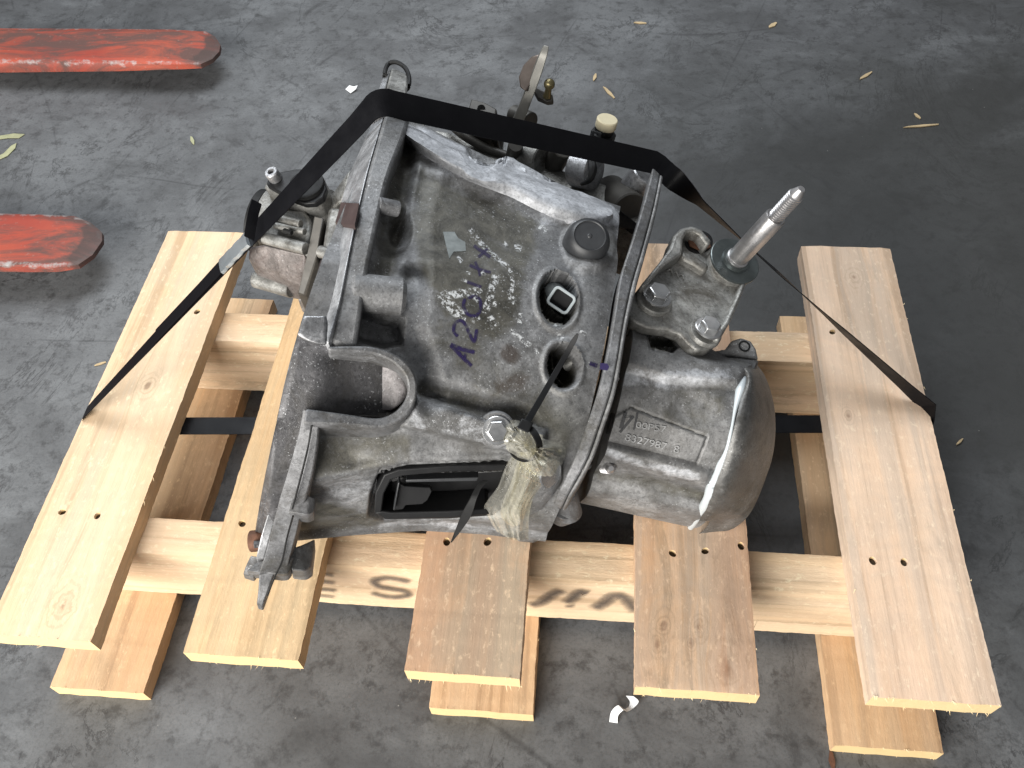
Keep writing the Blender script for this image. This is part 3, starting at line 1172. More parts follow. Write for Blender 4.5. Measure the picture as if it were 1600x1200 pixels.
# ---------------- rim round the notch and lower flange arm
UO = [(512, 541), (550, 540), (585, 542), (620, 555), (644, 577), (652, 605), (645, 636), (622, 659), (590, 668), (545, 664), (474, 662)]
UI = [(514, 548), (549, 549), (584, 553), (612, 565), (631, 584), (637, 606), (630, 629), (612, 646), (586, 653), (543, 647), (478, 638)]
band('notch_rim', UO, UI, [.019, .018, .017, .017, .017, .017, .018, .02, .022, .022, .022], .045, M_AL2, 'bell', 5)
AZ = [.205, .19, .165, .14, .118, .100, .09]
band('flange_arm', [(474, 640), (466, 680), (452, 730), (437, 780), (424, 830), (414, 868), (404, 898)],
     [(502, 652), (497, 690), (488, 740), (473, 790), (463, 832), (454, 866), (449, 886)], 0, .04, M_AL2, zs=[.254, .240, .216, .187, .157, .133, .119], bev=.003)
band('flange_arm_rib', [(488, 648), (482, 690), (472, 740), (458, 790)], [(500, 652), (497, 690), (489, 738), (476, 786)], 0, .02, M_AL2, zs=[.257, .243, .219, .190], bev=.0015)
band('flange_arm_edge', [(468, 664), (452, 715), (430, 770), (410, 830), (400, 872)], [(476, 650), (462, 705), (444, 762), (426, 825), (413, 872)], 0, .03, M_RIM, zs=[.244, .220, .185, .148, .124], bev=.001)
band('arm_lug', [(460, 770), (470, 772), (484, 776), (494, 780)], [(451, 800), (465, 802), (480, 804), (490, 800)], 0, .03, M_AL2, zs=[.190, .190, .188, .184], bev=.003)
band('arm_foot', [(400, 880), (425, 872), (450, 870), (458, 872)], [(386, 892), (424, 896), (446, 897), (454, 890)], 0, .03, M_AL2, zs=[.118, .120, .120, .118], bev=.003)
band('arm_tip', [(405, 890), (404, 915), (401, 945)], [(430, 892), (422, 915), (410, 948)], 0, .02, M_AL2, zs=[.118, .112, .10], bev=.003)
band('arm_rear_lug', [(450, 858), (470, 852), (492, 842)], [(456, 890), (476, 892), (487, 886)], 0, .045, M_AL, zs=[.118, .112, .105], bev=.004)
p = U(391, 846, .112)
rod('rusty_dowel', p, p + Vector((.012, .002, 0)), .0085, M_RUST, gb, 20)
band('arm_left_lug', [(392, 868), (384, 885), (380, 897)], [(412, 872), (404, 890), (396, 902)], 0, .02, M_AL2, zs=[.108, .104, .10], bev=.003)

for (pts_, zz_) in [([(489, 652), (481, 700), (470, 745), (457, 795)], [.2585, .2440, .2200, .1905]), ([(458, 806), (448, 842), (441, 876), (430, 900), (418, 930)], [.1845, .1530, .1310, .1200, .1080])]:
    tube('seam_line', [U(a_, b_, z_ + .0006) for (a_, b_), z_ in zip(pts_, zz_)], .0007, M_BLACKR, gb, 6)
# ---------------- bosses on the bell
ax = AXV
p0 = S(545, 450, .004)
p1 = S(634, 464, .005)
rod('boss', p0 - Vector((0, 0, .004)), p1, .0140, M_AL, gb, 36, .0132, .003)
p0 = S(590, 320, .012)
rod('small_boss', p0, S(622, 327, .008), .006, M_AL2, gb, 24)
# far ear of the flange with a rubber ring hooked on it
band('flange_ear', [(598, 172), (603, 140), (612, 106)], [(632, 178), (636, 145), (638, 118)], 0, .03, M_ALO, zs=[.27, .25, .235], bev=.002)
band('ear_edge', [(586, 178), (592, 140), (600, 116)], [(597, 172), (602, 140), (611, 108)], 0, .03, M_RIM, zs=[.262, .244, .23], bev=.001)
ringp = [U(601, 118, .236), U(606, 101, .236), (U(618, 97, .238)), U(632, 105, .236), U(639, 120, .234), U(637, 138, .23), U(625, 142, .19), U(606, 135, .20)]
tube('rubber_ring', ringp, .0022, M_BLACKR, gb, 10, 6, True)

# ---------------- bolt on the rib, plug cap, connector and bolt in the openings
pb = S(776, 672, .012, 'bell')
nb = (N_at(776, 672) + (CAMP - pb).normalized()).normalized()
lathe('bolt_seat', pb - nb * .004, nb, [(0, .0135), (.004, .0135), (.005, .0125)], M_AL2, gb, 36)
hexbolt('bolt', pb + nb * .0012, nb, .0082, .006, M_STEEL, gb, .0105)

pc = S(914, 382, .002, 'bell')
nc = (Vector((.16, -.05, 1)).normalized() + (CAMP - pc).normalized() * .8).normalized()
tilt = Vector((.18, .05, 0))
cap = lathe('plug_cap', pc - nc * .004, (nc + tilt * .6), [(0, .0185), (.012, .0182), (.0175, .0165), (.0205, .0135), (.0208, .0128), (.0200, .0122), (.0200, .002), (.0206, .0012), (.0206, .0)], M_CAP, gb, 48, 30, False)
cap['label'] = 'round worn black plastic plug'

ph = S(870, 466, -.014, 'bell')
nh = (CAMP - ph).normalized()
sx = nh.cross(Vector((0, 0, 1))).normalized()
sy = sx.cross(nh)
q0 = S(862, 458, -.026)
q1 = S(874, 467, -.018)
conn = tube('connector_stem', [q0 + Vector((-.01, 0, -.02)), q0, q1], .0085, M_GREYPL, gb, 20)


def rrect(c, a, b, w, h, r, n=5, rot=0.0):
    out = []
    for (sx_, sy_, t0) in ((1, 1, 0), (-1, 1, 90), (-1, -1, 180), (1, -1, 270)):
        for k in range(n + 1):
            t = math.radians(t0 + 90 * k / n)
            u = sx_ * (w / 2 - r) + r * math.cos(t)
            v = sy_ * (h / 2 - r) + r * math.sin(t)
            ur = u * math.cos(rot) - v * math.sin(rot)
            vr = u * math.sin(rot) + v * math.cos(rot)
            out.append(c + a * ur + b * vr)
    return out


def frame(name, c, a, b, nrm, w, h, r, t, depth, mat, parent, rot=0.0):
    """open rectangular collar"""
    O_ = rrect(c, a, b, w, h, r, 5, rot)
    I_ = rrect(c, a, b, w - 2 * t, h - 2 * t, max(r - t, .0006), 5, rot)
    n = len(O_)
    vs = O_ + I_ + [p - nrm * depth for p in O_] + [p - nrm * depth for p in I_]
    fs = []
    for i in range(n):
        j = (i + 1) % n
        fs += [(i, j, n + j, n + i), (i, 2 * n + i, 2 * n + j, j), (n + i, n + j, 3 * n + j, 3 * n + i), (2 * n + i, 3 * n + i, 3 * n + j, 2 * n + j)]
    o = mesh(name, vs, fs, mat, parent, 30)
    bevel(o, .0005, 2)
    return o


ra = (U(890, 475, .15) - U(860, 455, .15)).normalized()
ra = (ra - nh * ra.dot(nh)).normalized()
rb = nh.cross(ra)
cc = S(877, 469, -.002)
cn = frame('connector', cc, ra, rb, nh, .0195, .0165, .004, .0022, .014, M_GREYPL, gb)
cn['label'] = 'pale grey rectangular plug socket inside the opening'
prism('connector_core', rrect(cc - nh * .008, ra, rb, .0150, .012, .002), -nh * .004, M_BLACK, cn, 0)
q = S(893, 566, -.020)
rod('inner_bolt', q + Vector((-.005, -.002, -.004)), q + Vector((.004, .001, .003)), .0042, M_ALO, gb, 16)

# ---------------- black clutch-fork cover at the near side
def on_bell(pts, off):
    return [S(x, y, off, 'bell') for x, y in pts]


cv_c = S(690, 770, 0)
cv_n = N_at(690, 770)
cv_n = (cv_n + (CAMP - cv_c).normalized() * .5).normalized()


def cvp(x, y, o=0.0):
    p = PL(x, y, cv_c + cv_n * o, cv_n)
    return p


outer = [(584, 800), (586, 770), (600, 742), (620, 735), (700, 729), (790, 726), (800, 740), (792, 790), (770, 806), (700, 811), (602, 812)]
cov = prism('fork_cover', [cvp(x, y, -.020) for x, y in outer], -cv_n * .012, M_BLACK, gb, .001)
cov['label'] = 'black plastic clutch fork cover with a slot'
rim = [(584, 802), (586, 770), (600, 742), (622, 734), (700, 728), (792, 725)]
rim2 = [(596, 802), (600, 772), (611, 750), (630, 744), (700, 738), (790, 736)]
strip('cover_rim', [cvp(x, y, .006) for x, y in rim], [cvp(x, y, .006) for x, y in rim2], -cv_n * .026, M_BLACK, cov, .001)
strip('cover_rim', [cvp(x, y, .006) for x, y in [(584, 802), (610, 811), (700, 810), (765, 804)]], [cvp(x, y, .006) for x, y in [(596, 799), (612, 801), (700, 799), (760, 795)]], -cv_n * .026, M_BLACK, cov, .001)
prism('cover_tongue', [cvp(x, y, .003) for x, y in [(616, 798), (624, 755), (632, 760), (672, 762), (675, 768), (668, 782), (660, 788), (634, 790), (630, 796)]], -cv_n * .004, M_BLACK, cov, .0006)
prism('cover_fin', [cvp(x, y, .008) for x, y in [(614, 797), (622, 754), (625, 754), (617, 798)]], -cv_n * .012, M_CAP, cov, .0006)
strip('cover_bridge', [cvp(x, y, .005) for x, y in [(634, 750), (690, 748), (748, 746)]], [cvp(x, y, .005) for x, y in [(634, 754), (690, 753), (745, 752)]], -cv_n * .008, M_CAP, cov, .0006)
# torn strip hanging out of the cover
tp = [(757, 752), (748, 762), (740, 780), (730, 805), (718, 828), (705, 848)]
tz = [.012, .014, .018, .016, .010, .006]
Lp = [cvp(x - wd, y, z) for (x, y), z, wd in zip(tp, tz, [4, 4, 6, 9, 6, 1])]
Rp = [cvp(x + wd, y, z + .003) for (x, y), z, wd in zip(tp, tz, [6, 5, 5, 7, 4, 1])]
strip('torn_boot_strip', [Vector(v) for v in cat(Lp, 4)], [Vector(v) for v in cat(Rp, 4)], -cv_n * .0015, M_BLACKR, cov, .0004)

# ---------------- breather pipe, studs and lugs by the joint flange
band('joint_lug', [(862, 795), (876, 790), (898, 784)], [(868, 806), (882, 812), (902, 806)], 0, .03, M_AL2, zs=[.085, .085, .08], bev=.003)
pa = U(880, 770, .10)
pbb = U(890, 803, .072)
rod('breather_boss', pa, pbb, .011, M_AL2, gb, 24)
p0 = S(908, 728, .006, 'case')
p1 = S(955, 732, .010, 'case')
d = (p1 - p0).normalized()
rod('stud_collar', p0, p0 + d * .006, .0062, M_AL2, gb, 18)


def thread(name, p0, p1, r, pitch, mat, parent, seg=20, tip=0.0):
    L = (p1 - p0).length
    prof = [(0, r * .86)]
    z = 0
    while z < L - tip - pitch:
        prof += [(z + pitch * .25, r * .86), (z + pitch * .5, r), (z + pitch * .75, r), (z + pitch, r * .86)]
        z += pitch
    if tip:
        prof += [(L - tip, r * .84), (L, r * .45)]
    return lathe(name, p0, p1 - p0, prof, mat, parent, seg, 20)


thread('threaded_stud', p0 + d * .006, p1, .0048, .0014, M_SHAFT, gb, 16, .003)
p0 = S(966, 590, .002, 'case')
rod('small_stud', p0, p0 + Vector((.007, 0, .002)), .004, M_ALB, gb, 14)

# ---------------- tail: sealant and end cover
SE = [(1166, 590), (1160, 612), (1152, 640), (1146, 672), (1138, 705), (1126, 735), (1116, 762), (1104, 790), (1082, 824)]
def tail_z(i):
    return float(np.interp(i, [0, 2, 5, 8], [.14, .15, .115, .045]))
SP = [S(x - 3, y, .003, 'case') for i, (x, y) in enumerate(SE)]
rr = [.0022, .0034, .0044, .0030, .0018, .0012, .0012, .0015, .0014, .002, .0034, .0030, .0046, .0052, .0040, .0044, .0036, .0026]
bead = tube('sealant_bead', SP, rr, M_SEAL, gb, 14, 6)
bead['label'] = 'squeezed-out silver sealant line'
# end cover: dished pressing, built as rings from the joint outwards
CO = [(1128, 545), (1160, 552), (1190, 575), (1208, 612), (1215, 655), (1212, 705), (1198, 750), (1182, 788), (1165, 805), (1135, 811), (1110, 814)]
CJ = [(1120, 560), (1150, 572), (1166, 590), (1158, 622), (1150, 655), (1143, 685), (1132, 720), (1118, 756), (1106, 786), (1097, 802), (1092, 814)]
CZo = [.10, .115, .115, .105, .098, .085, .07, .05, .035, .03, .03]
CZj = [.140, .158, .166, .170, .168, .158, .142, .122, .096, .074, .055]
rows = []
for f_, bul in ((0, -.001), (.15, .006), (.4, .011), (.7, .009), (.9, .003), (1.0, -.004), (1.0, -.03), (.9, -.06), (.5, -.075)):
    row = []
    for (a, b, za, zb) in zip(CJ, CO, CZj, CZo):
        x = a[0] + (b[0] - a[0]) * f_
        y = a[1] + (b[1] - a[1]) * f_
        z = zb * f_ + za * (1 - f_) + bul + (.010 * math.sin(f_ * math.pi) if f_ < 1 else 0)
        pt = U(x, y, z) if bul > -.02 else U(b[0], b[1], zb - .004) + Vector((-.004 if f_ == 1 else -.03 if f_ == .9 else -.07, 0, max(bul, -zb - .012)))
        row.append(pt)
    rows.append(cat(row, 5))
nr = len(rows[0])
vs = [v for r_ in rows for v in r_]
fs = [(i * nr + k, i * nr + k + 1, (i + 1) * nr + k + 1, (i + 1) * nr + k) for i in range(len(rows) - 1) for k in range(nr - 1)]
M_COV = mat_alum('pressed_end_cover', base=(.20, .197, .19), dirt_amt=.55, attr=False, metal=.5, rough=.42, seed=23.0, dirt=(.05, .045, .035))
ec = mesh('end_cover', vs, fs, M_COV, gb, 60)
m = ec.modifiers.new('sub', 'SUBSURF')
m.levels = m.render_levels = 2
p = U(1172, 730, .112)
lathe('cover_dimple', p, CAMP - p, [(0, .0032), (.0012, .0030), (.0014, .002), (.0008, .0008)], M_RUST, ec, 16)
# ear on the far tail corner with an eye
ep = [(1112, 548), (1135, 545), (1143, 532), (1158, 527), (1174, 532), (1182, 545), (1186, 562), (1150, 556), (1130, 556)]
e0 = U(1160, 545, .155)
en = Vector((.15, -.25, 1)).normalized()
ear = prism('tail_ear', [PL(x, y, e0, en) for x, y in ep], -en * .018, M_AL3, gb, .002)
q = PL(1163, 541, e0, en)
lathe('eye', q - en * .002, en, [(0, .0050), (.0026, .0050), (.0028, .0038), (.0012, .0034), (.0012, 0)], M_BLACKR, ear, 20, 30, False)
ep2 = [(1105, 556), (1150, 557), (1187, 562), (1178, 580), (1163, 598), (1150, 606), (1120, 592)]
prism('tail_gusset', [U(x, y, z) for (x, y), z in zip(ep2, [.158, .157, .152, .146, .146, .148, .156])], Vector((0, 0, -.02)), M_AL3, gb, .002)

# ---------------- engine mount bracket with stud
BN = Vector((.30, -.04, .95)).normalized()
B0 = U(1075, 470, .190)


def bp(x, y, o=0.0):
    return PL(x, y, B0 + BN * o, BN)


bo = [(977, 488), (984, 468), (1004, 442), (1030, 410), (1046, 388), (1052, 368), (1064, 356), (1080, 352), (1098, 358), (1114, 376), (1140, 392), (1166, 432), (1158, 462), (1140, 505), (1120, 536), (1108, 546), (1090, 547), (1076, 536), (1064, 522), (1044, 514), (1012, 511), (988, 500)]
br = prism('mount_bracket', [bp(x, y, -.004) for x, y in bo], -BN * .012, M_ALO, gb, .002)
br['label'] = 'shiny cast mount bracket with bolts and a tall stud'
base = [(976, 492), (990, 502), (1012, 512), (1044, 516), (1064, 524), (1076, 538), (1090, 550), (1110, 549), (1118, 540), (1090, 500), (1000, 480)]
prism('bracket_foot', [bp(x, y, -.018) for x, y in base], -BN * .022, M_AL2, br, .002)
# raised rim wall
rl = [(1002, 444), (1030, 410), (1047, 387), (1053, 368), (1065, 357), (1080, 353), (1097, 359), (1113, 377)]
ri = [(1010, 447), (1035, 416), (1066, 396), (1068, 372), (1074, 362), (1083, 360), (1093, 365), (1106, 382)]
strip('bracket_rim', [bp(x, y, .010) for x, y in rl], [bp(x, y, .010) for x, y in ri], -BN * .02, M_ALO, br, .002)
strip('bracket_rim', [bp(x, y, .004) for x, y in [(1168, 438), (1158, 465), (1142, 502), (1124, 533)]], [bp(x, y, .004) for x, y in [(1160, 438), (1149, 465), (1133, 500), (1115, 527)]], -BN * .012, M_ALO, br, .002)
strip('bracket_web', [bp(x, y, .004) for x, y in [(1062, 388), (1085, 398), (1110, 414)]], [bp(x, y, .004) for x, y in [(1066, 402), (1085, 412), (1104, 424)]], -BN * .012, M_ALO, br, .003)
q = bp(1091, 378, -.003)
lathe('rusty_plug', q, BN, [(0, .0115), (.0016, .0115), (.002, .008), (.0014, 0)], M_RUST, br, 6, 20, False)
prism('bracket_hole', [bp(1092 + 22 * math.cos(t), 378 + 18 * math.sin(t), -.0036) for t in np.linspace(0, 2 * math.pi, 24, endpoint=False)], -BN * .001, M_BLACKR, br, 0)
for (x, y, r_) in [(1024, 466, .0098), (1104, 517, .0088)]:
    p = bp(x, y, 0)
    lathe('bolt_boss', p - BN * .005, BN, [(0, r_ * 1.6), (.004, r_ * 1.55), (.005, r_ * 1.45)], M_ALO, br, 36)
    hexbolt('bolt', p + BN * .0025, BN + Vector((0, .12, 0)), r_, .008, M_STEEL, br, r_ * 1.28)
sb = bp(1146, 410, .004)
SA = (U(1248, 298, .290) - U(1148, 406, .205)).normalized()
lathe('stud_seat', sb - SA * .02, SA, [(0, .021), (.018, .021), (.020, .019)], M_ALO, br, 36)
stud = lathe('mount_stud', sb, SA, [(0, .0118), (.003, .0118), (.0035, .0098), (.008, .0098), (.0085, .0088), (.0645, .0088), (.066, .0078)], M_SHAFT, br, 36)
SL = .101
thread('stud_thread', sb + SA * .066, sb + SA * SL, .0064, .0023, M_SHAFT, stud, 28, .006)
lathe('stud_washer', sb + SA * .0005, SA, [(0, .0222), (.0004, .0228), (.0022, .0228), (.0026, .0222), (.0027, .0125), (.0055, .0122), (.0057, .0098)], simple('blued_washer', (.11, .125, .125), .35, .75, .3, 150, .1), stud, 48, 30, False)
# cast letters area
for k in range(3):
    tube('cast_mark', [bp(1042 + 9 * k, 424 + 3 * k, -.003), bp(1048 + 9 * k, 421 + 4 * k, -.003), bp(1052 + 8 * k, 430 + 3 * k, -.003)], .0007, M_ALO, br, 6)

# ---------------- differential extension at the left
XA = (U(400, 352, .175) - U(545, 385, .165)).normalized()
x0 = U(548, 378, .150)


def xp(t):
    return x0 + XA * t


ext = lathe('output_housing', x0, XA, [(0, .044), (.012, .043), (.016, .040), (.026, .040), (.028, .044), (.034, .044), (.036, .039), (.060, .037), (.078, .036), (.084, .034), (.086, .028)], M_ALO, gb, 48)
ext['label'] = 'greasy round output housing left of the flange'
lathe('housing_joint', xp(.034), XA, [(0, .0448), (.0012, .0448)], M_BLACKR, ext, 48)
rod('lip_seal', xp(.086), xp(.094), .031, M_BLACKR, ext, 40)
# platform under the black plug
pz = U(472, 300, .212)
pn2 = Vector((-.10, -.15, 1)).normalized()


def pp(x, y, o=0.0):
    return PL(x, y, pz + pn2 * o, pn2)


plat = [(412, 292), (424, 270), (450, 266), (480, 264), (505, 276), (511, 296), (500, 316), (478, 322), (455, 318)]
prism('plug_platform', [pp(x, y, -.003) for x, y in plat], -pn2 * .03, M_ALO, ext, .002)
plug = prism('sensor_plug', [pp(x, y, .004) for x, y in [(416, 288), (420, 274), (440, 268), (462, 264), (478, 264), (494, 268), (505, 278), (510, 294), (505, 308), (492, 317), (476, 318), (458, 312), (440, 302)]], -pn2 * .0065, M_BLACK, ext, .0012)
q = pp(480, 291, .004)
lathe('plug_ring', q, pn2, [(0, .0165), (.0035, .0162), (.004, .015), (.004, .0125), (.0022, .012), (.0022, 0)], M_BLACKR, plug, 40, 30, False)
q = pp(431, 279, .004)
bs = lathe('socket_bolt', q, pn2 + Vector((-.1, 0, 0)), [(0, .0062), (.0085, .0062), (.0095, .0056), (.0095, .0032), (.006, .003), (.006, 0)], M_ALB, ext, 28, 30, False)
prism('bolt_socket', [q + pn2 * .0068 + Vector((-.0009, 0, 0)) + Vector((.0028 * math.cos(t), .0028 * math.sin(t), 0)) for t in np.linspace(0, 2 * math.pi, 6, endpoint=False)], -pn2 * .001, M_BLACK, bs, 0)
# cast block, its joint plate and bolt barrels
def blk_(name, pts, dv, mat, parent, bev=.003):
    return prism(name, [U(*q_) for q_ in pts], Vector(dv), mat, parent, bev)


blk_('housing_block', [(402, 338, .188), (428, 322, .196), (476, 326, .200), (488, 345, .200), (480, 392, .190), (415, 376, .184), (398, 372, .180)], (0, .004, -.045), M_ALO, ext, .004)
blk_('housing_block', [(512, 322, .205), (545, 325, .208), (537, 398, .200), (502, 392, .197)], (0, .004, -.045), M_ALO, ext, .004)
blk_('joint_plate', [(490, 336, .206), (506, 340, .206), (494, 400, .196), (476, 462, .150), (464, 458, .150), (480, 398, .194)], (0, .004, -.04), M_DKSTEEL, ext, .0015)
blk_('housing_lower_block', [(388, 384, .172), (412, 380, .180), (480, 396, .186), (474, 432, .162), (440, 428, .158), (386, 404, .160)], (0, .004, -.04), mat_alum('brown_tinged_aluminium', base=(.22, .195, .185), dirt_amt=.6, attr=False, seed=41., metal=.4, rough=.42, dirt=(.06, .035, .03)), ext, .006)
blk_('housing_lower_block', [(498, 400, .194), (534, 408, .2), (524, 462, .185), (484, 470, .16)], (0, .004, -.04), simple('brown_film_metal', (.055, .042, .042), .4, .3, .4, 60, .2), ext, .004)
for (a, b, r_) in [((414, 372, .190), (478, 389, .197), .0055), ((500, 393, .202), (540, 402, .206), .0055), ((425, 338, .196), (470, 350, .202), .0035), ((430, 352, .194), (476, 362, .200), .003),
                   ((400, 436, .128), (456, 452, .132), .0085), ((410, 424, .132), (448, 434, .136), .0055)]:
    rod('housing_rib', U(*a), U(*b), r_, M_ALO, ext, 20)
p = U(390, 432, .126)
hexbolt('bolt', p + Vector((.010, -.002, .001)), Vector((-1, .15, -.05)), .0062, .006, M_STEEL, ext)
rod('slot_shade', U(444, 360, .201), U(456, 364, .202), .0022, M_BLACKR, ext, 12)  # dark rod stands in for the shade in the slot
# flat web from housing to flange
prism('housing_web', [U(x, y, z) for x, y, z in [(512, 330, .19), (535, 312, .205), (548, 262, .22), (520, 300, .20), (500, 320, .185)]], Vector((0, 0, -.02)), M_ALO, ext, .002)
prism('housing_foot', [U(x, y, z) for x, y, z in [(482, 466, .12), (503, 418, .155), (530, 425, .2), (520, 470, .18), (498, 500, .15)]], Vector((0.005, 0, -.03)), M_PLATE, ext, .002)
prism('white_foot', [U(x, y, z) for x, y, z in [(464, 468, .105), (476, 446, .115), (484, 455, .115), (486, 474, .108), (478, 472, .10)]], Vector((0, 0, -.02)), M_ALB, ext, .002)

# ---------------- gear-change mechanism behind the bell
YB = .155


def bk(x, y, z):
    return U(x, y, z)


# casting shelf that carries the levers
shelf = [(640, 196, .17), (700, 205, .17), (790, 240, .16), (870, 262, .155), (985, 300, .15), (1015, 300, .15), (1000, 360, .14), (950, 345, .14), (860, 300, .15), (740, 262, .16), (660, 230, .165)]
prism('rear_casting', [bk(*p) for p in shelf], Vector((0, .0, -.07)), M_ALO, gb, .003)
prism('rear_casting', [bk(*p) for p in [(590, 182, .16), (664, 190, .16), (666, 206, .15), (610, 205, .15)]], Vector((0, 0, -.03)), M_ALO, gb, .003)
rod('selector_boss', bk(752, 250, .13), bk(758, 196, .17), .021, M_DKSTEEL, gb, 32)
blk = prism('selector_block', [bk(*p) for p in [(731, 172, .19), (736, 154, .19), (758, 160, .19), (776, 170, .19), (772, 196, .19), (728, 186, .19)]], Vector((.004, .01, -.05)), M_DKSTEEL, gb, .0015)
q = bk(752, 170, .1905)
lathe('pin_hole', q, CAMP - q, [(0, .0042), (.0006, .0042), (.0008, .003), (.0003, 0)], M_BLACKR, blk, 18, 30, False)
tube('selector_rod', [bk(698, 188, .18), bk(722, 210, .175), bk(760, 232, .165), bk(800, 246, .16), bk(845, 262, .155)], .0045, M_DKSTEEL, gb, 12)
rod('linkage_pivot', bk(800, 250, .15), bk(806, 226, .185), .0075, M_DKSTEEL, gb, 20)
rod('shaft_collar', bk(820, 240, .16), bk(850, 250, .165), .0165, M_ALO, gb, 28)
rod('shaft_collar', bk(862, 262, .15), bk(880, 232, .18), .011, M_DKSTEEL, gb, 24)
rod('switch_boss', bk(898, 262, .165), bk(930, 268, .17), .0185, M_ALB, gb, 32)
tube('oil_residue', [bk(920, 240, .188), bk(926, 262, .188), bk(922, 280, .182), bk(908, 288, .175)], [.003, .0045, .003, .0015], M_BLACKR, gb, 10)
rod('casting_barrel', bk(985, 305, .14), bk(1012, 272, .165), .016, M_ALB, gb, 28)
rod('casting_barrel', bk(952, 300, .13), bk(985, 330, .15), .018, M_DKSTEEL, gb, 28)
# black clip bracket next to the cap
prism('black_clip', [bk(*p) for p in [(942, 340, .185), (962, 322, .185), (1000, 352, .165), (985, 360, .16), (975, 352, .165), (950, 348, .18)]], Vector((.002, 0, -.006)), M_BLACK, gb, .001)
# reversing-light switch
sw0 = bk(934, 240, .165)
sax = (bk(944, 205, .19) - sw0).normalized()
sw = lathe('reverse_switch', sw0, sax, [(0, .012), (.01, .012), (.011, .0125), (.024, .0125), (.0245, .0095), (.030, .0095)], M_BLACK, gb, 8, 25)
sw['label'] = 'black switch with an ivory plastic top'
lathe('switch_top', sw0 + sax * .030, sax, [(0, .0098), (.001, .0104), (.0085, .0104), (.0095, .0096)], M_IVORY, sw, 32)
fa = bk(934, 222, .196)
fn = (CAMP - fa).normalized()
fax = fn.cross(sax).normalized()
frame('switch_latch', bk(930, 216, .198), fax, fn.cross(fax), fn, .0095, .013, .001, .0025, .004, M_CAP, sw)
# lever with counterweight and ball pin
lv = [(808, 190, .18), (822, 158, .20), (838, 118, .222), (848, 86, .24), (852, 70, .247)]
Lp = [bk(x - wd, y, z) for (x, y, z), wd in zip(lv, [8, 8, 8, 6, 2])]
Rp = [bk(x + wd, y + 2, z) for (x, y, z), wd in zip(lv, [10, 8, 7, 7, 6])]
lever = strip('gear_lever', [Vector(v) for v in cat(Lp, 4)], [Vector(v) for v in cat(Rp, 4)], Vector((-.002, .004, -.005)), simple('oiled_lever_steel', (.17, .165, .15), .42, .6, .4, 90, .15), gb, .0008)
lever['label'] = 'steel gear lever with a half-round weight and ball pin'
wp = [(843, 84, .236), (830, 88, .232), (817, 102, .226), (810, 120, .220), (812, 136, .214), (822, 143, .212), (828, 130, .216), (836, 108, .226)]
prism('lever_weight', [bk(*p) for p in wp], Vector((.002, .008, -.007)), simple('worn_brown_steel', (.13, .105, .09), .4, .6, .3, 90, .15), lever, .0015)
prism('ball_arm', [bk(*p) for p in [(834, 142, .20), (836, 136, .20), (850, 142, .20), (864, 148, .20), (865, 158, .195), (855, 159, .195), (840, 153, .195)]], Vector((0, .002, -.006)), M_DKSTEEL, lever, .0012)
q0, q1 = bk(855, 150, .198), bk(859, 128, .217)
d = (q1 - q0).normalized()
lathe('ball_pin', q0, d, [(0, .0045), (.004, .0036), (.013, .003)] + [(.0165 + .0056 * math.sin(a), .0056 * math.cos(a)) for a in np.linspace(-1.0, 1.5, 12)], M_BRONZE, lever, 24)
rod('lever_hub', bk(802, 178, .17), bk(830, 190, .175), .0095, M_DKSTEEL, lever, 24)

# ---------------- stamped and painted marks
def ribbon(name, pts, wpx, mat, parent, which='bell2', off=.0004, n=6, fade=True):
    """thin stroke draped on a body; 'fade' runs 0 at the rims to 1 in the middle"""
    P = [(p[0], p[1]) for p in cat([(x, y, 0) for x, y in pts], n)]
    vs, fs, fd = [], [], []
    m_ = len(P)
    for i, (x, y) in enumerate(P):
        a, b = P[max(i - 1, 0)], P[min(i + 1, m_ - 1)]
        tx, ty = b[0] - a[0], b[1] - a[1]
        L = math.hypot(tx, ty) or 1
        nx, ny = -ty / L, tx / L
        for k, w_ in enumerate((-1, -.5, 0, .5, 1)):
            vs.append(S(x + nx * wpx * w_ / 2, y + ny * wpx * w_ / 2, off, which))
            fd.append(0.0 if (abs(w_) == 1 or i in (0, m_ - 1)) else 1.0)
    for i in range(m_ - 1):
        for k in range(4):
            fs.append((i * 5 + k, i * 5 + k + 1, i * 5 + 6 + k, i * 5 + 5 + k))
    o = mesh(name, vs, fs, mat, parent, 0, False)
    at = o.data.attributes.new('fade', 'FLOAT', 'POINT')
    at.data.foreach_set('value', fd)
    return o


def mat_ink(name, col, lo, hi, sc, brk=(.30, .42), amt=1.0, rough=.5):
    t = NT(name)
    v = t.coord('Object')
    a = t.attr('fade')
    nz = t.noise(v, sc, 6, .7)
    f = t.ramp(t.math('ADD', a.outputs['Fac'], t.math('MULTIPLY', t.math('SUBTRACT', nz, .5), .9)), [(lo, 0.0), (hi, 1.0)])
    g = t.ramp(t.noise(v, sc * .6, 6, .75), [(brk[0], 0.0), (brk[1], 1.0)])
    al = t.math('MULTIPLY', t.math('MULTIPLY', f, g), amt)
    t.set(Base_Color=col, Roughness=rough, Alpha=al)
    return t.m


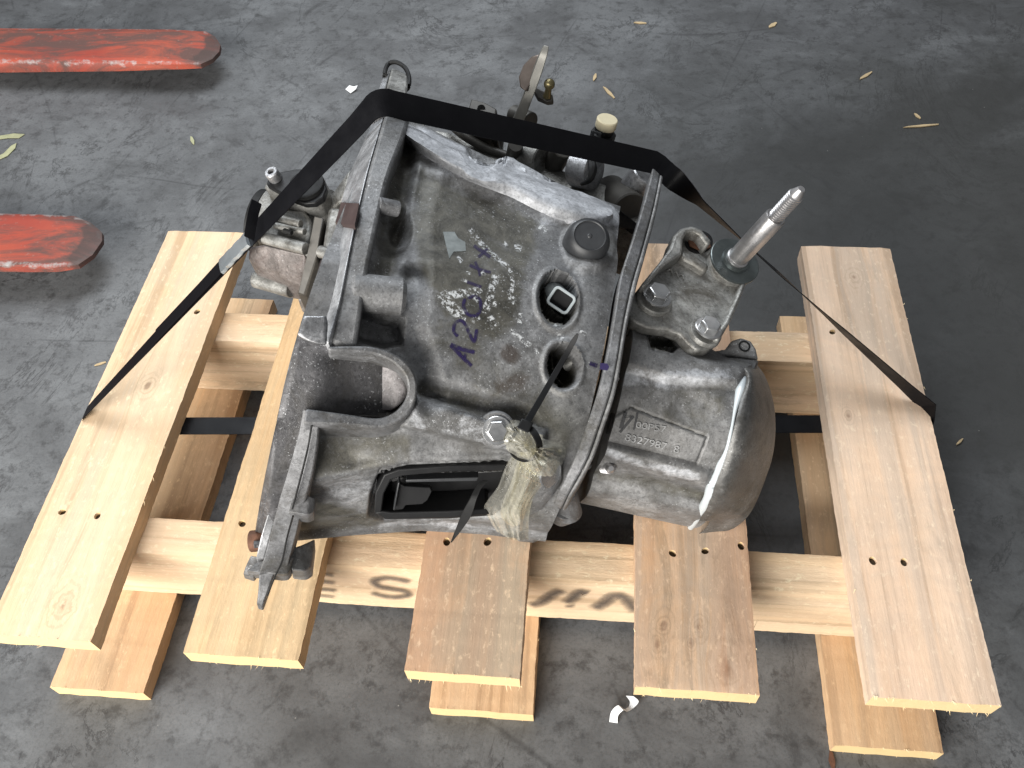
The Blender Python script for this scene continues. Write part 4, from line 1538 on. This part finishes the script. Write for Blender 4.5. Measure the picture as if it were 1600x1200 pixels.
INK = mat_ink('purple_marker_ink', (.016, .009, .055), .3, .8, 400, (.32, .54), .88)
INKF = mat_ink('faded_purple_ink', (.022, .014, .06), .3, .6, 300, (.30, .48), .7)
GLUE = mat_ink('dried_white_glue', (.60, .61, .61), .15, 1.0, 520, (.49, .55), .9)
wr = [([(703, 538), (720, 556), (738, 573)], 8, INK), ([(703, 538), (722, 546), (743, 551)], 9, INK), ([(716, 549), (724, 560), (728, 552)], 7, INK),
      ([(716, 526), (709, 518), (711, 505), (720, 501), (727, 507), (733, 520), (741, 534), (745, 513)], 7, INK),
      ([(727, 466), (724, 478), (731, 491), (744, 493), (751, 482), (749, 468), (740, 463), (730, 466)], 7, INK),
      ([(729, 440), (740, 444), (753, 449)], 6, INKF), ([(733, 414), (750, 421), (768, 426)], 6, INKF), ([(742, 408), (748, 422), (750, 432)], 5, INKF),
      ([(740, 383), (752, 392), (767, 402)], 7, INKF), ([(747, 402), (754, 396), (762, 388)], 6, INKF),
      ([(922, 567), (930, 571), (940, 573)], 10, INK)]
for pts, wd, m_ in wr[:-1]:
    ribbon('marker_stroke', pts, wd, m_, bell_o)
ribbon('marker_stroke', [(921, 567), (928, 570), (934, 572)], 9, INK, bell_o)
tkn = (CAMP - U(946, 573, .2245)).normalized()
prism('marker_tick', [PL(x, y, U(946, 573, .2262), (tkn * .55 + NV * .45).normalized()) for x, y in [(938, 567), (949, 568), (952, 573), (949, 579), (937, 577)]], tkn * .0003, simple('purple_marker_line', (.016, .009, .055), .5, 0, .3, 300, .1), arc_o, 0)

gl = [([(733, 356), (748, 376), (764, 392), (782, 408), (795, 418)], 6), ([(795, 418), (800, 432), (800, 450), (796, 470)], 5),
      ([(688, 456), (700, 474), (716, 489), (730, 494)], 13), ([(700, 462), (722, 458), (740, 456), (752, 450)], 10),
      ([(776, 428), (770, 446), (764, 470), (756, 490)], 9), ([(766, 448), (778, 438)], 7), ([(742, 494), (746, 502)], 9), ([(764, 494), (770, 504), (778, 510)], 9),
      ([(798, 464), (806, 474)], 7), ([(814, 488), (812, 506)], 6), ([(797, 514), (812, 528), (830, 541)], 6), ([(742, 462), (750, 470)], 8), ([(728, 424), (734, 430)], 6),
      ([(752, 424), (760, 430)], 7), ([(774, 470), (772, 480)], 5), ([(786, 378), (792, 386)], 6), ([(802, 384), (816, 390)], 8), ([(842, 352), (856, 362)], 9), ([(846, 344), (852, 350)], 9),
      ([(714, 400), (722, 410)], 5), ([(720, 436), (732, 440)], 4), ([(862, 508), (880, 506)], 4), ([(870, 524), (886, 530)], 7), ([(905, 518), (916, 524)], 6), ([(836, 542), (842, 556)], 4)]
for pts, wd in gl:
    ribbon('glue_residue', pts, wd * 1.7, GLUE, bell_o, off=.0003)
# torn foil sticker
fo = [(692, 362), (710, 362), (716, 372), (727, 378), (728, 392), (709, 393), (702, 404), (697, 384)]
prism('foil_scrap', [S(x, y, .0012, 'bell2') for x, y in fo], Vector((0, 0, -.0006)), simple('silver_foil', (.50, .54, .53), .22, .7, .3, 160, .35), bell_o, 0)

# raised characters on the tail casing
M_CH = mat_alum('cast_characters', base=(.36, .36, .36), dirt_amt=.25, attr=False, seed=31)


def text3d(txt, px, py, px2, py2, hpx, mat, parent, which='case2', ext=.0010, name='cast_number', sink=.0):
    cu = bpy.data.curves.new('t', 'FONT')
    cu.body = txt
    cu.size = 1
    cu.extrude = 0.0
    to = bpy.data.objects.new('t', cu)
    COL.objects.link(to)
    bpy.context.view_layer.update()
    dg = bpy.context.evaluated_depsgraph_get()
    me = bpy.data.meshes.new_from_object(to.evaluated_get(dg))
    bpy.data.objects.remove(to)
    co = np.array([v.co[:] for v in me.vertices])
    w0, w1 = co[:, 0].min(), co[:, 0].max()
    h1 = co[:, 1].max()
    dx, dy = px2 - px, py2 - py
    L = math.hypot(dx, dy)
    ux, uy = dx / L, dy / L
    n = len(co)
    top, bot = [], []
    for x, y, _ in co:
        s_ = (x - w0) / (w1 - w0) * L
        t_ = y / h1 * hpx
        X, Y = px + ux * s_ + uy * t_ * 1.0, py + uy * s_ - ux * t_
        top.append(S(X, Y, ext, which))
        bot.append(S(X, Y, -.0006, which))
    fs = [tuple(p.vertices) for p in me.polygons]
    cnt = {}
    for f_ in fs:
        for a, b in zip(f_, f_[1:] + f_[:1]):
            cnt[(a, b)] = 1
    side = [(a, b, b + n, a + n) for (a, b) in cnt if (b, a) not in cnt]
    o = mesh(name, top + bot, fs + side, mat, parent, 0)
    bpy.data.meshes.remove(me)
    return o


text3d('00P57', 993, 668, 1040, 676, 10, M_CH, case_o)
text3d('8327987  8', 976, 688, 1060, 708, 11, M_CH, case_o)
INKB = mat_ink('worn_black_paint', (.022, .022, .024), .1, .5, 340, (.28, .44), .92)
for pts, wd in [([(958, 645), (954, 660), (948, 678)], 8), ([(978, 643), (974, 655), (970, 670)], 7), ([(990, 650), (980, 662), (968, 676)], 5), ([(974, 650), (990, 652)], 5), ([(996, 644), (993, 660), (990, 672)], 4)]:
    ribbon('painted_number_stroke', pts, wd, INKB, case_o, 'case2')

# stencilled letters on the front bearer
STN = mat_ink('grey_stencil_paint', (.055, .05, .05), .0, 1.15, 200, (.05, .30), .68, .8)


def stencil(pts, wmm, parent):
    """soft stroke on the bearer's front face; points in metres along it and up it"""
    P = [(p[0], p[1]) for p in cat([(x, y, 0) for x, y in pts], 8)]
    vs, fs, fd = [], [], []
    m_ = len(P)
    y0 = .0992 - .0016 + OFF.y
    for i, (x, z) in enumerate(P):
        a, b = P[max(i - 1, 0)], P[min(i + 1, m_ - 1)]
        tx, tz = b[0] - a[0], b[1] - a[1]
        L = math.hypot(tx, tz) or 1
        nx, nz = -tz / L, tx / L
        for w_ in (-1, -.6, 0, .6, 1):
            vs.append((x + nx * wmm * w_ / 2, y0, z + nz * wmm * w_ / 2))
            fd.append({1: 0.0, .6: .55, 0: 1.0}[abs(w_)] * min(1, (min(i, m_ - 1 - i) + .0) / 3))
    for i in range(m_ - 1):
        for k in range(4):
            fs.append((i * 5 + k, i * 5 + k + 1, i * 5 + 6 + k, i * 5 + 5 + k))
    o = mesh('stencil_stroke', vs, fs, STN, parent, 0, False)
    at = o.data.attributes.new('fade', 'FLOAT', 'POINT')
    at.data.foreach_set('value', fd)


bearer0 = [c for c in pallet.children if c.name == 'bearer'][0]
fy = .0992 - .0016


def bz(px, py):
    p = PL(px, py, Vector((0, fy + OFF.y, 0)), Vector((0, 1, 0)))
    return (p.x, p.z)


for pts, wd in [([(488, 898), (506, 898), (523, 900)], .009), ([(488, 909), (506, 910), (525, 912)], .011), ([(488, 921), (506, 922), (527, 924)], .011), ([(488, 931), (506, 932), (524, 934)], .008),
                ([(642, 911), (622, 906), (600, 904), (584, 909), (592, 917), (612, 921), (632, 925), (636, 931), (618, 934), (598, 932), (578, 926)], .0135),
                ([(826, 947), (845, 942), (862, 930), (880, 922)], .018), ([(884, 944), (894, 936), (906, 926), (920, 928)], .018), ([(880, 948), (900, 948)], .007),
                ([(926, 953), (945, 942), (958, 932), (974, 934), (988, 948), (994, 958)], .020)]:
    stencil([bz(*p) for p in pts], wd, bearer0)

# ================================================================== strap
def strap_mesh(name, C_, Wv, th, mat, parent=None):
    n = len(C_)
    vs, fs = [], []
    for i in range(n):
        t = (C_[(i + 1) % n] - C_[i - 1]).normalized()
        wv = Wv[i] - t * Wv[i].dot(t)
        wv = wv.normalized() * Wv[i].length
        nn = t.cross(wv).normalized() * th / 2
        vs += [C_[i] - wv / 2 - nn, C_[i] + wv / 2 - nn, C_[i] + wv / 2 + nn, C_[i] - wv / 2 + nn]
    for i in range(n):
        a, b = 4 * i, 4 * ((i + 1) % n)
        for k in range(4):
            k2 = (k + 1) % 4
            fs.append((a + k, a + k2, b + k2, b + k))
    return mesh(name, vs, fs, mat, parent, 50)


hf = S(604, 160, .03).z - DZ + .004
k0 = U(592, 158, hf)
k1 = U(1024, 254, .175)
l0 = U(133, 645, .0016)
r0 = U(1455, 640, .0016)
SW = .0225
wy = Vector((0, SW, 0))
TB = -TH - .0018
C_, W_ = [], []


def seg(a, b, n, wa, wb, sag=0.0):
    for i in range(n):
        f_ = i / n
        p = a.lerp(b, f_)
        p.z -= sag * math.sin(math.pi * f_)
        C_.append(p)
        W_.append(wa.lerp(wb, f_))


k0a = k0 + (l0 - k0).normalized() * .012
k0b = k0 + (k1 - k0).normalized() * .012
wl = Vector((.0, SW * .92, 0))
wt = Vector((.0, .80, .60)) * SW
wm = Vector((-.1, .90, .25)).normalized() * SW * .62
seg(l0, l0.lerp(k0a, .25), 8, wl * .8, wm)
seg(l0.lerp(k0a, .25), k0a, 20, wm, wt)
for f_ in np.linspace(0, 1, 7)[:-1]:
    a = k0a.lerp(k0, f_).lerp(k0.lerp(k0b, f_), f_) + Vector((0, 0, .001))
    C_.append(a)
    W_.append(wt)
seg(k0b, k1, 20, wt, wt)
k1b = k1 + (r0 - k1).normalized() * .016
for f_ in np.linspace(0, 1, 6)[:-1]:
    C_.append(k1.lerp(k1b, f_) + Vector((0, 0, -.001 * f_)))
    W_.append(wt)
# twisted run down to the right plank
td = (r0 - k1b).normalized()
ua = (wt - td * wt.dot(td)).normalized()
ub = td.cross(ua)
NT_ = 60
for i in range(NT_):
    f_ = i / NT_
    ang = np.interp(f_, [0, .05, .12, .2, .3, .42, .6, .66, .9, 1], [0, 50, 90, 98, 110, 114, 103, 97, 82, 70])
    # the flat of the strap turns half a revolution on the way
    p = k1b.lerp(r0, f_)
    a_ = math.radians(ang)
    C_.append(p)
    W_.append((ua * math.cos(a_) + ub * math.sin(a_)) * SW * .95)
r0b = U(1455, 640, .0016) + Vector((.003, 0, -.004))
r0b = Vector((.8629 + OFF.x + .0035, r0.y, DZ - .003))
wl2 = Vector((0, -SW * .95, 0))
seg(r0b, Vector((r0b.x, r0.y, DZ + TB + .002)), 4, wl2, wl2)
rb_ = Vector((r0b.x - .004, r0.y, DZ + TB))
lb_ = Vector((OFF.x + .002, l0.y, DZ + TB))
seg(rb_, lb_, 30, wl2, wl2)
lb2 = Vector((OFF.x - .0035, l0.y, DZ + TB + .003))
seg(lb2, Vector((OFF.x - .0035, l0.y, DZ - .003)), 4, wl2, wl2)
# keep the width direction continuous round the loop
for i in range(1, len(W_)):
    if W_[i].dot(W_[i - 1]) < 0:
        W_[i] = -W_[i]
vsn = len(C_)
strap = empty('packing_strap', U(133, 645, 0), 'black plastic strap tied over the gearbox and round the pallet', 'strap')
sb_o = strap_mesh('strap_band', C_, W_, .0009, M_STRAP, strap)
# overlapping tail of the strap with its cut end
q0, q1 = l0.lerp(k0a, .30), l0.lerp(k0a, .56)
nrm = (k0 - l0).normalized().cross(wm).normalized()
if nrm.z < 0:
    nrm = -nrm
mesh('strap_tail', [q + nrm * z + wm * s_ * .56 for q in (q0, q1) for z in (.0008, .0017) for s_ in (-1, 1)], [(0, 1, 3, 2), (4, 5, 7, 6), (0, 1, 5, 4), (2, 3, 7, 6), (0, 2, 6, 4), (1, 3, 7, 5)], M_STRAP, strap, 0)
# metal clip crimped round the strap
c0, c1 = l0.lerp(k0a, .545), l0.lerp(k0a, .635)
dirs = (c1 - c0).normalized()
wv = (wm - dirs * wm.dot(dirs)).normalized()
hw = SW * .36
clip_v, clip_f = [], []
pr = [(-hw, -.0016), (-hw - .0008, 0), (-hw, .0028), (-hw * .5, .0034), (hw * .5, .0034), (hw, .0028), (hw + .0008, 0), (hw, -.0016)]
ns = 16
for i in range(ns + 1):
    f_ = i / ns
    pinch = 1 - .10 * (1 if (i % 5) in (2, 3) and 2 < i < 14 else 0)
    for (a, b) in pr:
        clip_v.append(c0.lerp(c1, f_) + wv * (a * pinch) + nrm * b)
for i in range(ns):
    for k in range(8):
        k2 = (k + 1) % 8
        clip_f.append((i * 8 + k, i * 8 + k2, (i + 1) * 8 + k2, (i + 1) * 8 + k))
clip_f += [tuple(range(8)), tuple(ns * 8 + k for k in range(8))]
clip = mesh('metal_clip', clip_v, clip_f, M_CLIP, strap, 25)
clip['label'] = 'crimped galvanised strap clip'
# second strap end curling out of the clip
e0 = c1 + nrm * .002
cl = [e0 - dirs * .01, e0 + dirs * .008 + nrm * .001 - wv * .0, e0 + dirs * .016 + Vector((-.006, .010, .004)), e0 + dirs * .016 + Vector((-.006, .024, .008))]
cl = [U(388, 372, .205), U(391, 352, .212), U(395, 332, .216), U(400, 315, .218)]
strip('strap_loose_end', [v - Vector((.003, 0, -.003)) for v in cl], [v + Vector((.003, .002, -.004)) for v in cl], Vector((.0006, -.0006, -.0006)), M_STRAP, strap, 0)

# ================================================================== bag and cable tie
def mat_film():
    t = NT('yellowed_clear_film')
    v = t.coord('Object')
    wv_ = t.noise(v, 70, 4, .55, 1.0)
    bp_ = t.bump(wv_, .6, .004)
    t.set(Base_Color=(.74, .72, .64), Roughness=.10)
    t.b.inputs['Specular IOR Level'].default_value = 1.0
    t.b.inputs['Coat Weight'].default_value = 1.0
    t.b.inputs['Coat Roughness'].default_value = .04
    tr = t.n('ShaderNodeBsdfTransparent')
    tr.inputs[0].default_value = (.95, .93, .84, 1)
    fr = t.n('ShaderNodeLayerWeight')
    fr.inputs['Blend'].default_value = .5
    t.l(bp_.outputs[0], fr.inputs['Normal'])
    mx = t.n('ShaderNodeMixShader')
    t.l(t.ramp(fr.outputs['Facing'], [(.05, .07), (.5, .17), (.9, .52)]), mx.inputs[0])
    t.l(tr.outputs[0], mx.inputs[1])
    t.l(t.b.outputs[0], mx.inputs[2])
    t.l(mx.outputs[0], t.out.inputs[0])
    return t.m


FILM = mat_film()
bag = empty('plastic_bag', U(810, 800, 0), 'crumpled clear yellowish plastic bag tied onto the housing', 'bag')
bagpos = Vector(bag.location)


def crumple(name, out, z_edge, z_mid, seed, nrad=9, amp=.004, creases=10):
    r = np.random.default_rng(seed)
    O_ = cat([(x, y, 0) for x, y in out], 5, True)
    cx = sum(p[0] for p in O_) / len(O_)
    cy = sum(p[1] for p in O_) / len(O_)
    n = len(O_)
    ph = r.uniform(0, 6.28, 6)
    fr = r.uniform(3, creases, 6)
    vs, fs = [U(cx, cy, z_mid + .003)], []
    for k in range(1, nrad + 1):
        f_ = k / nrad
        for i, p in enumerate(O_):
            a = 2 * math.pi * i / n
            x, y = cx + (p[0] - cx) * f_, cy + (p[1] - cy) * f_
            z = z_mid * (1 - f_ ** 2) + z_edge(p) * f_ ** 2
            fold = sum(abs(math.sin(fr[j] * a / 2 + ph[j] + f_ * 2.2 * (j - 2.5))) for j in range(6)) / 6 - .6
            z += amp * 2.4 * fold * (f_ * 1.3 if f_ < .75 else (1 - f_) * 3.9) + r.normal(0, amp * .30)
            vs.append(U(x, y, z))
    for i in range(n):
        fs.append((0, 1 + i, 1 + (i + 1) % n))
    for k in range(nrad - 1):
        for i in range(n):
            j = (i + 1) % n
            a, b = 1 + k * n, 1 + (k + 1) * n
            fs.append((a + i, b + i, b + j, a + j))
    o = mesh(name, vs, fs, FILM, bag, 8, False)
    return o


def hz(px, py, o):
    return S(px, py, o, 'bell').z - DZ


knot = U(822, 690, hz(822, 690, .024))
crumple('bag_top', [(788, 664), (806, 656), (828, 668), (846, 684), (882, 698), (880, 722), (862, 752), (836, 752), (820, 730), (790, 700), (784, 684)], lambda p: hz(p[0], p[1], .012), hz(828, 695, .044), 3, amp=.005, creases=8)


def pleats(name, L, R, seed, amp, nf, lift):
    """hanging film gathered at the knot: pleats fan out from the top edge"""
    r = np.random.default_rng(seed)
    l = cat([(x, y, 0) for x, y in L], 6)
    rr_ = cat([(x, y, 0) for x, y in R], 6)
    na = 40
    ph = r.uniform(0, 6.28, 4)
    vs, fs = [], []
    for i, (a, b) in enumerate(zip(l, rr_)):
        v_ = i / (len(l) - 1)
        for k in range(na + 1):
            u = k / na
            uu = u + .03 * math.sin(5 * v_ + ph[3])
            x, y = a[0] + (b[0] - a[0]) * u, a[1] + (b[1] - a[1]) * u
            y += 3.5 * math.sin(nf * 2.1 * u + ph[0]) * v_
            f_ = abs(((uu * nf + ph[1]) % 1.0) - .5) * 2 - .5
            g_ = abs(((uu * nf * 2.3 + ph[2] + 1.3 * v_) % 1.0) - .5) * 2 - .5
            o_ = lift * (math.sin(math.pi * min(max(u, .02), .98)) ** .6) * (.6 + .4 * v_) + amp * (f_ + .45 * g_) * (.35 + .65 * v_) + r.normal(0, .00035)
            vs.append(U(x, y, hz(x, min(y, 832), .010) + o_))
    m_ = na + 1
    for i in range(len(l) - 1):
        for k in range(na):
            fs.append((i * m_ + k, i * m_ + k + 1, (i + 1) * m_ + k + 1, (i + 1) * m_ + k))
    o = mesh(name, vs, fs, FILM, bag, 25, False)
    return o


pleats('bag_skirt', [(806, 706), (794, 722), (786, 740), (778, 762), (762, 784), (757, 800), (776, 834)], [(832, 708), (838, 726), (839, 745), (836, 768), (829, 795), (826, 818), (826, 846)], 5, .008, 2.6, .018)
pleats('bag_skirt', [(812, 706), (806, 730), (800, 750), (790, 775), (782, 800), (786, 815), (800, 826)], [(836, 706), (848, 720), (854, 738), (848, 756), (836, 774), (828, 790), (822, 806)], 9, .007, 2.1, .026)
# small fitting wrapped inside the bag
q = S(845, 735, .012)
rod('wrapped_fitting', q + Vector((-.008, .006, -.002)), q + Vector((.008, -.006, .006)), .011, M_STEEL, bag, 28)
# curved lip of the clutch-release seat under the bag
lip = [(800, 790), (822, 786), (845, 774), (862, 752), (878, 730)]
lip2 = [(798, 778), (820, 772), (838, 760), (852, 742), (866, 724)]
strip('release_seat', [S(x, y, .012) for x, y in lip], [S(x, y, .014) for x, y in lip2], Vector((0, .004, -.03)), M_AL2, gb, .002)
prism('lower_lug', [U(x, y, z) for x, y, z in [(822, 770, .12), (862, 778, .11), (868, 800, .09), (850, 812, .075), (838, 842, .05), (800, 838, .05), (800, 790, .10)]], Vector((0, .01, -.03)), M_AL2, gb, .004)

tie = empty('cable_tie', knot, 'thin black cable tie cinched round the plastic bag', 'cable tie')
head = U(821, 664, hz(821, 664, .036))
tailp = [head, U(842, 628, hz(842, 628, .026)), U(864, 590, hz(864, 590, .020)), U(884, 555, hz(884, 555, .022)), U(903, 521, hz(903, 521, .034))]
tdv = (tailp[-1] - tailp[0]).normalized()
sdv = tdv.cross((CAMP - head).normalized()).normalized()
tp_ = [Vector(v) for v in cat(tailp, 5)]
wds = np.linspace(.0024, .0018, len(tp_))
wds[-2:] = [.0014, .0007]
strip('tie_tail', [p - sdv * w_ for p, w_ in zip(tp_, wds)], [p + sdv * w_ for p, w_ in zip(tp_, wds)], -(CAMP - head).normalized() * .0013, M_BLACK, tie, .0002)
hd = (CAMP - head).normalized()
prism('tie_head', [head + sdv * a + tdv * b for a, b in ((-.004, -.005), (.0045, -.004), (.004, .004), (-.0045, .003))], hd * .0055, M_BLACK, tie, .0008)
lp = [(826, 668, .036), (838, 682, .044), (843, 698, .044), (838, 712, .040), (824, 720, .034), (806, 712, .016), (798, 692, .012), (808, 668, .022)]
lpp = [Vector(v) for v in cat([U(x, y, hz(x, y, o)) for x, y, o in lp], 5, True)]
cen_ = sum(lpp, Vector()) / len(lpp)
Lw = []
mm = len(lpp)
vs, fs = [], []
for i in range(mm):
    t_ = (lpp[(i + 1) % mm] - lpp[i - 1]).normalized()
    rd = (lpp[i] - cen_)
    rd = (rd - t_ * rd.dot(t_)).normalized()
    wd_ = t_.cross(rd) * .0024
    th_ = rd * .0007
    vs += [lpp[i] - wd_ - th_, lpp[i] + wd_ - th_, lpp[i] + wd_ + th_, lpp[i] - wd_ + th_]
for i in range(mm):
    a, b = 4 * i, 4 * ((i + 1) % mm)
    for k in range(4):
        fs.append((a + k, a + (k + 1) % 4, b + (k + 1) % 4, b + k))
mesh('tie_loop', vs, fs, M_BLACK, tie, 40)

# ================================================================== forklift tines
def mat_red():
    t = NT('scuffed_red_paint')
    v = t.coord('Object')
    st = t.coord('Object', scale=(.25, 1, 1))
    a = t.noise(st, 26, 8, .7, .8)
    b = t.noise(v, 9, 6, .6)
    c = t.mix(t.ramp(b, [(.35, 0.0), (.65, 1.0)]), (.30, .046, .028), (.40, .075, .038))
    c = t.mix(t.ramp(a, [(.42, 0.0), (.58, .92)]), c, (.085, .050, .042))
    c = t.mix(t.ramp(t.noise(v, 120, 5, .7), [(.60, 0.0), (.72, .5)]), c, (.30, .22, .18))
    e = t.attr('wear')
    wr_ = t.ramp(t.math('ADD', e.outputs['Fac'], t.math('MULTIPLY', t.math('SUBTRACT', t.noise(v, 70, 6, .7), .5), 1.0)), [(.42, 0.0), (.68, 1.0)])
    c = t.mix(wr_, c, (.44, .43, .42))
    tp2 = t.attr('tip')
    c = t.mix(t.ramp(t.math('ADD', tp2.outputs['Fac'], t.math('MULTIPLY', t.math('SUBTRACT', t.noise(v, 30, 6, .7), .5), .8)), [(.4, 0.0), (.6, .85)]), c, (.055, .035, .03))
    t.set(Base_Color=c, Roughness=t.ramp(a, [(.4, .55), (.65, .75)]), Metallic=t.math('MULTIPLY', wr_, .7))
    t.bump(a, .2, .001)
    return t.m


RED = mat_red()


def tine(zb, back, front, tip, label, th=.018, xl=-2.0, zlow=.0):
    """tapered steel fork: back/front edges and rounded tip given by photo pixels at height z"""
    h = zb - DZ
    x_end = max(U(px, py, h).x for px, py in tip)
    pts = [U(px, py, h) for px, py in tip]
    yb = U(*back, h).y
    yf = U(*front, h).y
    top = [Vector((xl, yb, zb))] + pts + [Vector((xl, yf, zb))]
    n = len(top)

    def thick(x):
        return min(.045, th * .45 + (x_end - x) * .055)
    # rings: underside, lower chamfer, upper chamfer, top
    cx, cy = sum((p.x for p in pts)) / len(pts) - .03, (yb + yf) / 2
    rings, wear, tipa = [], [], []
    for (ins, zz) in ((.0, 1.0), (.0, .16), (.004, 0.0), (.016, 0.0), (.03, 0.0)):
        rg = []
        for k, p in enumerate(top):
            d_ = Vector((cx - p.x if p.x > cx else 0, cy - p.y, 0))
            d_ = d_.normalized() if d_.length else Vector((0, 0, 0))
            tipf = max(0.0, 1 - (x_end - p.x) / .05) if k not in (0, n - 1) else 0.0
            drop = tipf * .004 * (1 if ins < .01 else .4 if ins < .02 else 0)
            rg.append(Vector((p.x, p.y, p.z - thick(p.x) * zz - drop)) + d_ * ins)
            wear.append(.46 if (ins == .004 or zz == .16) else .12)
            tipa.append(tipf if ins < .02 else tipf * .3)
        rings.append(rg)
    vs = [v for rg in rings for v in rg]
    fs = []
    for i in range(len(rings) - 1):
        for k in range(n - 1):
            fs.append((i * n + k, i * n + k + 1, (i + 1) * n + k + 1, (i + 1) * n + k))
        fs.append((i * n + n - 1, i * n, (i + 1) * n, (i + 1) * n + n - 1))
    fs.append(tuple(range(n)))
    fs.append(tuple((len(rings) - 1) * n + k for k in range(n)))
    o = mesh('fork_tine', vs, fs, RED, None, 40)
    for nm, dat in (('wear', wear), ('tip', tipa)):
        at = o.data.attributes.new(nm, 'FLOAT', 'POINT')
        at.data.foreach_set('value', dat)
    tag(o, label, 'forklift tine', 'red forklift tines at the left')
    return o


tine(.050, (0, 43), (0, 96), [(150, 43), (260, 44), (320, 47), (335, 54), (343, 66), (341, 76), (330, 88), (312, 97), (285, 99), (180, 97)], 'longer scuffed red fork tine at the top left edge of the floor')
tine(.050, (0, 331), (0, 414), [(60, 333), (115, 336), (140, 345), (157, 359), (157, 372), (142, 394), (120, 410), (85, 416), (40, 415)], 'shorter scuffed red fork tine left of the pallet')

# ================================================================== litter
M_STRAW = simple('dry_wood_sliver', (.50, .38, .22), .8, 0, .25, 200, .2)
M_PAPER = simple('white_paper', (.72, .73, .74), .7, 0, .08, 120, .1)
M_LEAF = simple('yellow_green_tape', (.34, .34, .20), .7, 0, .3, 120, .2)


def sliver(a, b, w_, label, mat=M_STRAW, cat_='wood splinter', name='wood_splinter', group='wood splinters on the floor'):
    p0, p1 = U(*a, -DZ + .0006), U(*b, -DZ + .0006)
    d_ = (p1 - p0).normalized()
    sd_ = Vector((-d_.y, d_.x, 0)) * w_ / 2
    pts = [p0, p0.lerp(p1, .15) + sd_ * .8, p0.lerp(p1, .6) + sd_, p1 + sd_ * .3, p1 - sd_ * .3, p0.lerp(p1, .5) - sd_ * .9]
    o = prism(name, pts, Vector((0, 0, .0016)), mat, None, 0)
    return tag(o, label, cat_, group)


sliver((1411, 200), (1466, 195), .0045, 'long pale wood splinter lying right on the dark floor')
sliver((1343, 125), (1362, 113), .006, 'short wood splinter high on the dark floor at right')
sliver((1428, 178), (1438, 186), .005, 'tiny wood chip just above the long pale splinter')
sliver((1202, 44), (1213, 36), .009, 'stubby wood chip near the top edge right of the lever')
sliver((990, 36), (1010, 37), .006, 'small orange wood chip at the top edge above the lever')
sliver((928, 127), (931, 116), .006, 'small upright wood chip right of the ball pin')
sliver((942, 136), (960, 154), .006, 'slanting wood sliver right of the lever ball pin')
sliver((1494, 696), (1504, 686), .003, 'faint wood sliver on the floor right of the rightmost plank')
sliver((298, 214), (303, 226), .006, 'small beige chip on the floor below the longer red fork', M_LEAF)
sliver((148, 572), (166, 566), .003, 'wood fibres sticking out beside the leftmost plank')
sliver((1296, 1172), (1302, 1205), .006, 'rusty brown strip poking out below the right bottom board', M_RUST, 'metal strip', 'metal_strip', None)
# curled paper scrap
pc_ = [(952, 1128, .000), (955, 1112, .008), (966, 1102, .013), (975, 1108, .008), (982, 1104, .003), (984, 1096, .007), (978, 1087, .013)]
pw = [(965, 1130, .0), (966, 1118, .006), (974, 1110, .012), (980, 1112, .006), (990, 1106, .002), (998, 1096, .005), (990, 1088, .011)]
PLp = [U(x, y, z - DZ + .001) for x, y, z in pc_]
PRp = [U(x, y, z - DZ + .001) for x, y, z in pw]
o = strip('paper_scrap', [Vector(v) for v in cat(PLp, 5)], [Vector(v) for v in cat(PRp, 5)], Vector((0, .0002, -.0004)), M_PAPER, None, 0)
tag(o, 'curled white paper scrap on the floor in front of the pallet', 'paper scrap')
o = prism('paper_crumb', [U(x, y, -DZ + z) for x, y, z in [(540, 140, .001), (546, 134, .006), (553, 136, .004), (559, 134, .006), (556, 140, .003), (548, 146, .001)]], Vector((0, 0, .001)), M_PAPER, None, 0)
tag(o, 'small white paper crumb left of the flange top', 'paper scrap')
# strip of tape at the left edge
tpz = [(-14, 214), (4, 212), (22, 209), (39, 210), (30, 216), (12, 216), (-14, 220)]
o = prism('tape_strip', [U(x, y, -DZ + .001) for x, y in tpz] , Vector((0, 0, .0008)), M_LEAF, None, 0)
tag(o, 'thin upper yellow-green dry leaf strip at the left edge', 'leaf')
o.name = 'dry_leaf'
tpz = [(-10, 248), (6, 240), (18, 228), (26, 224), (24, 232), (12, 244), (-10, 254)]
o = prism('dry_leaf', [U(x, y, -DZ + .001) for x, y in tpz], Vector((0, 0, .0008)), M_LEAF, None, 0)
tag(o, 'lower yellow-green dry leaf strip at the left edge', 'leaf')
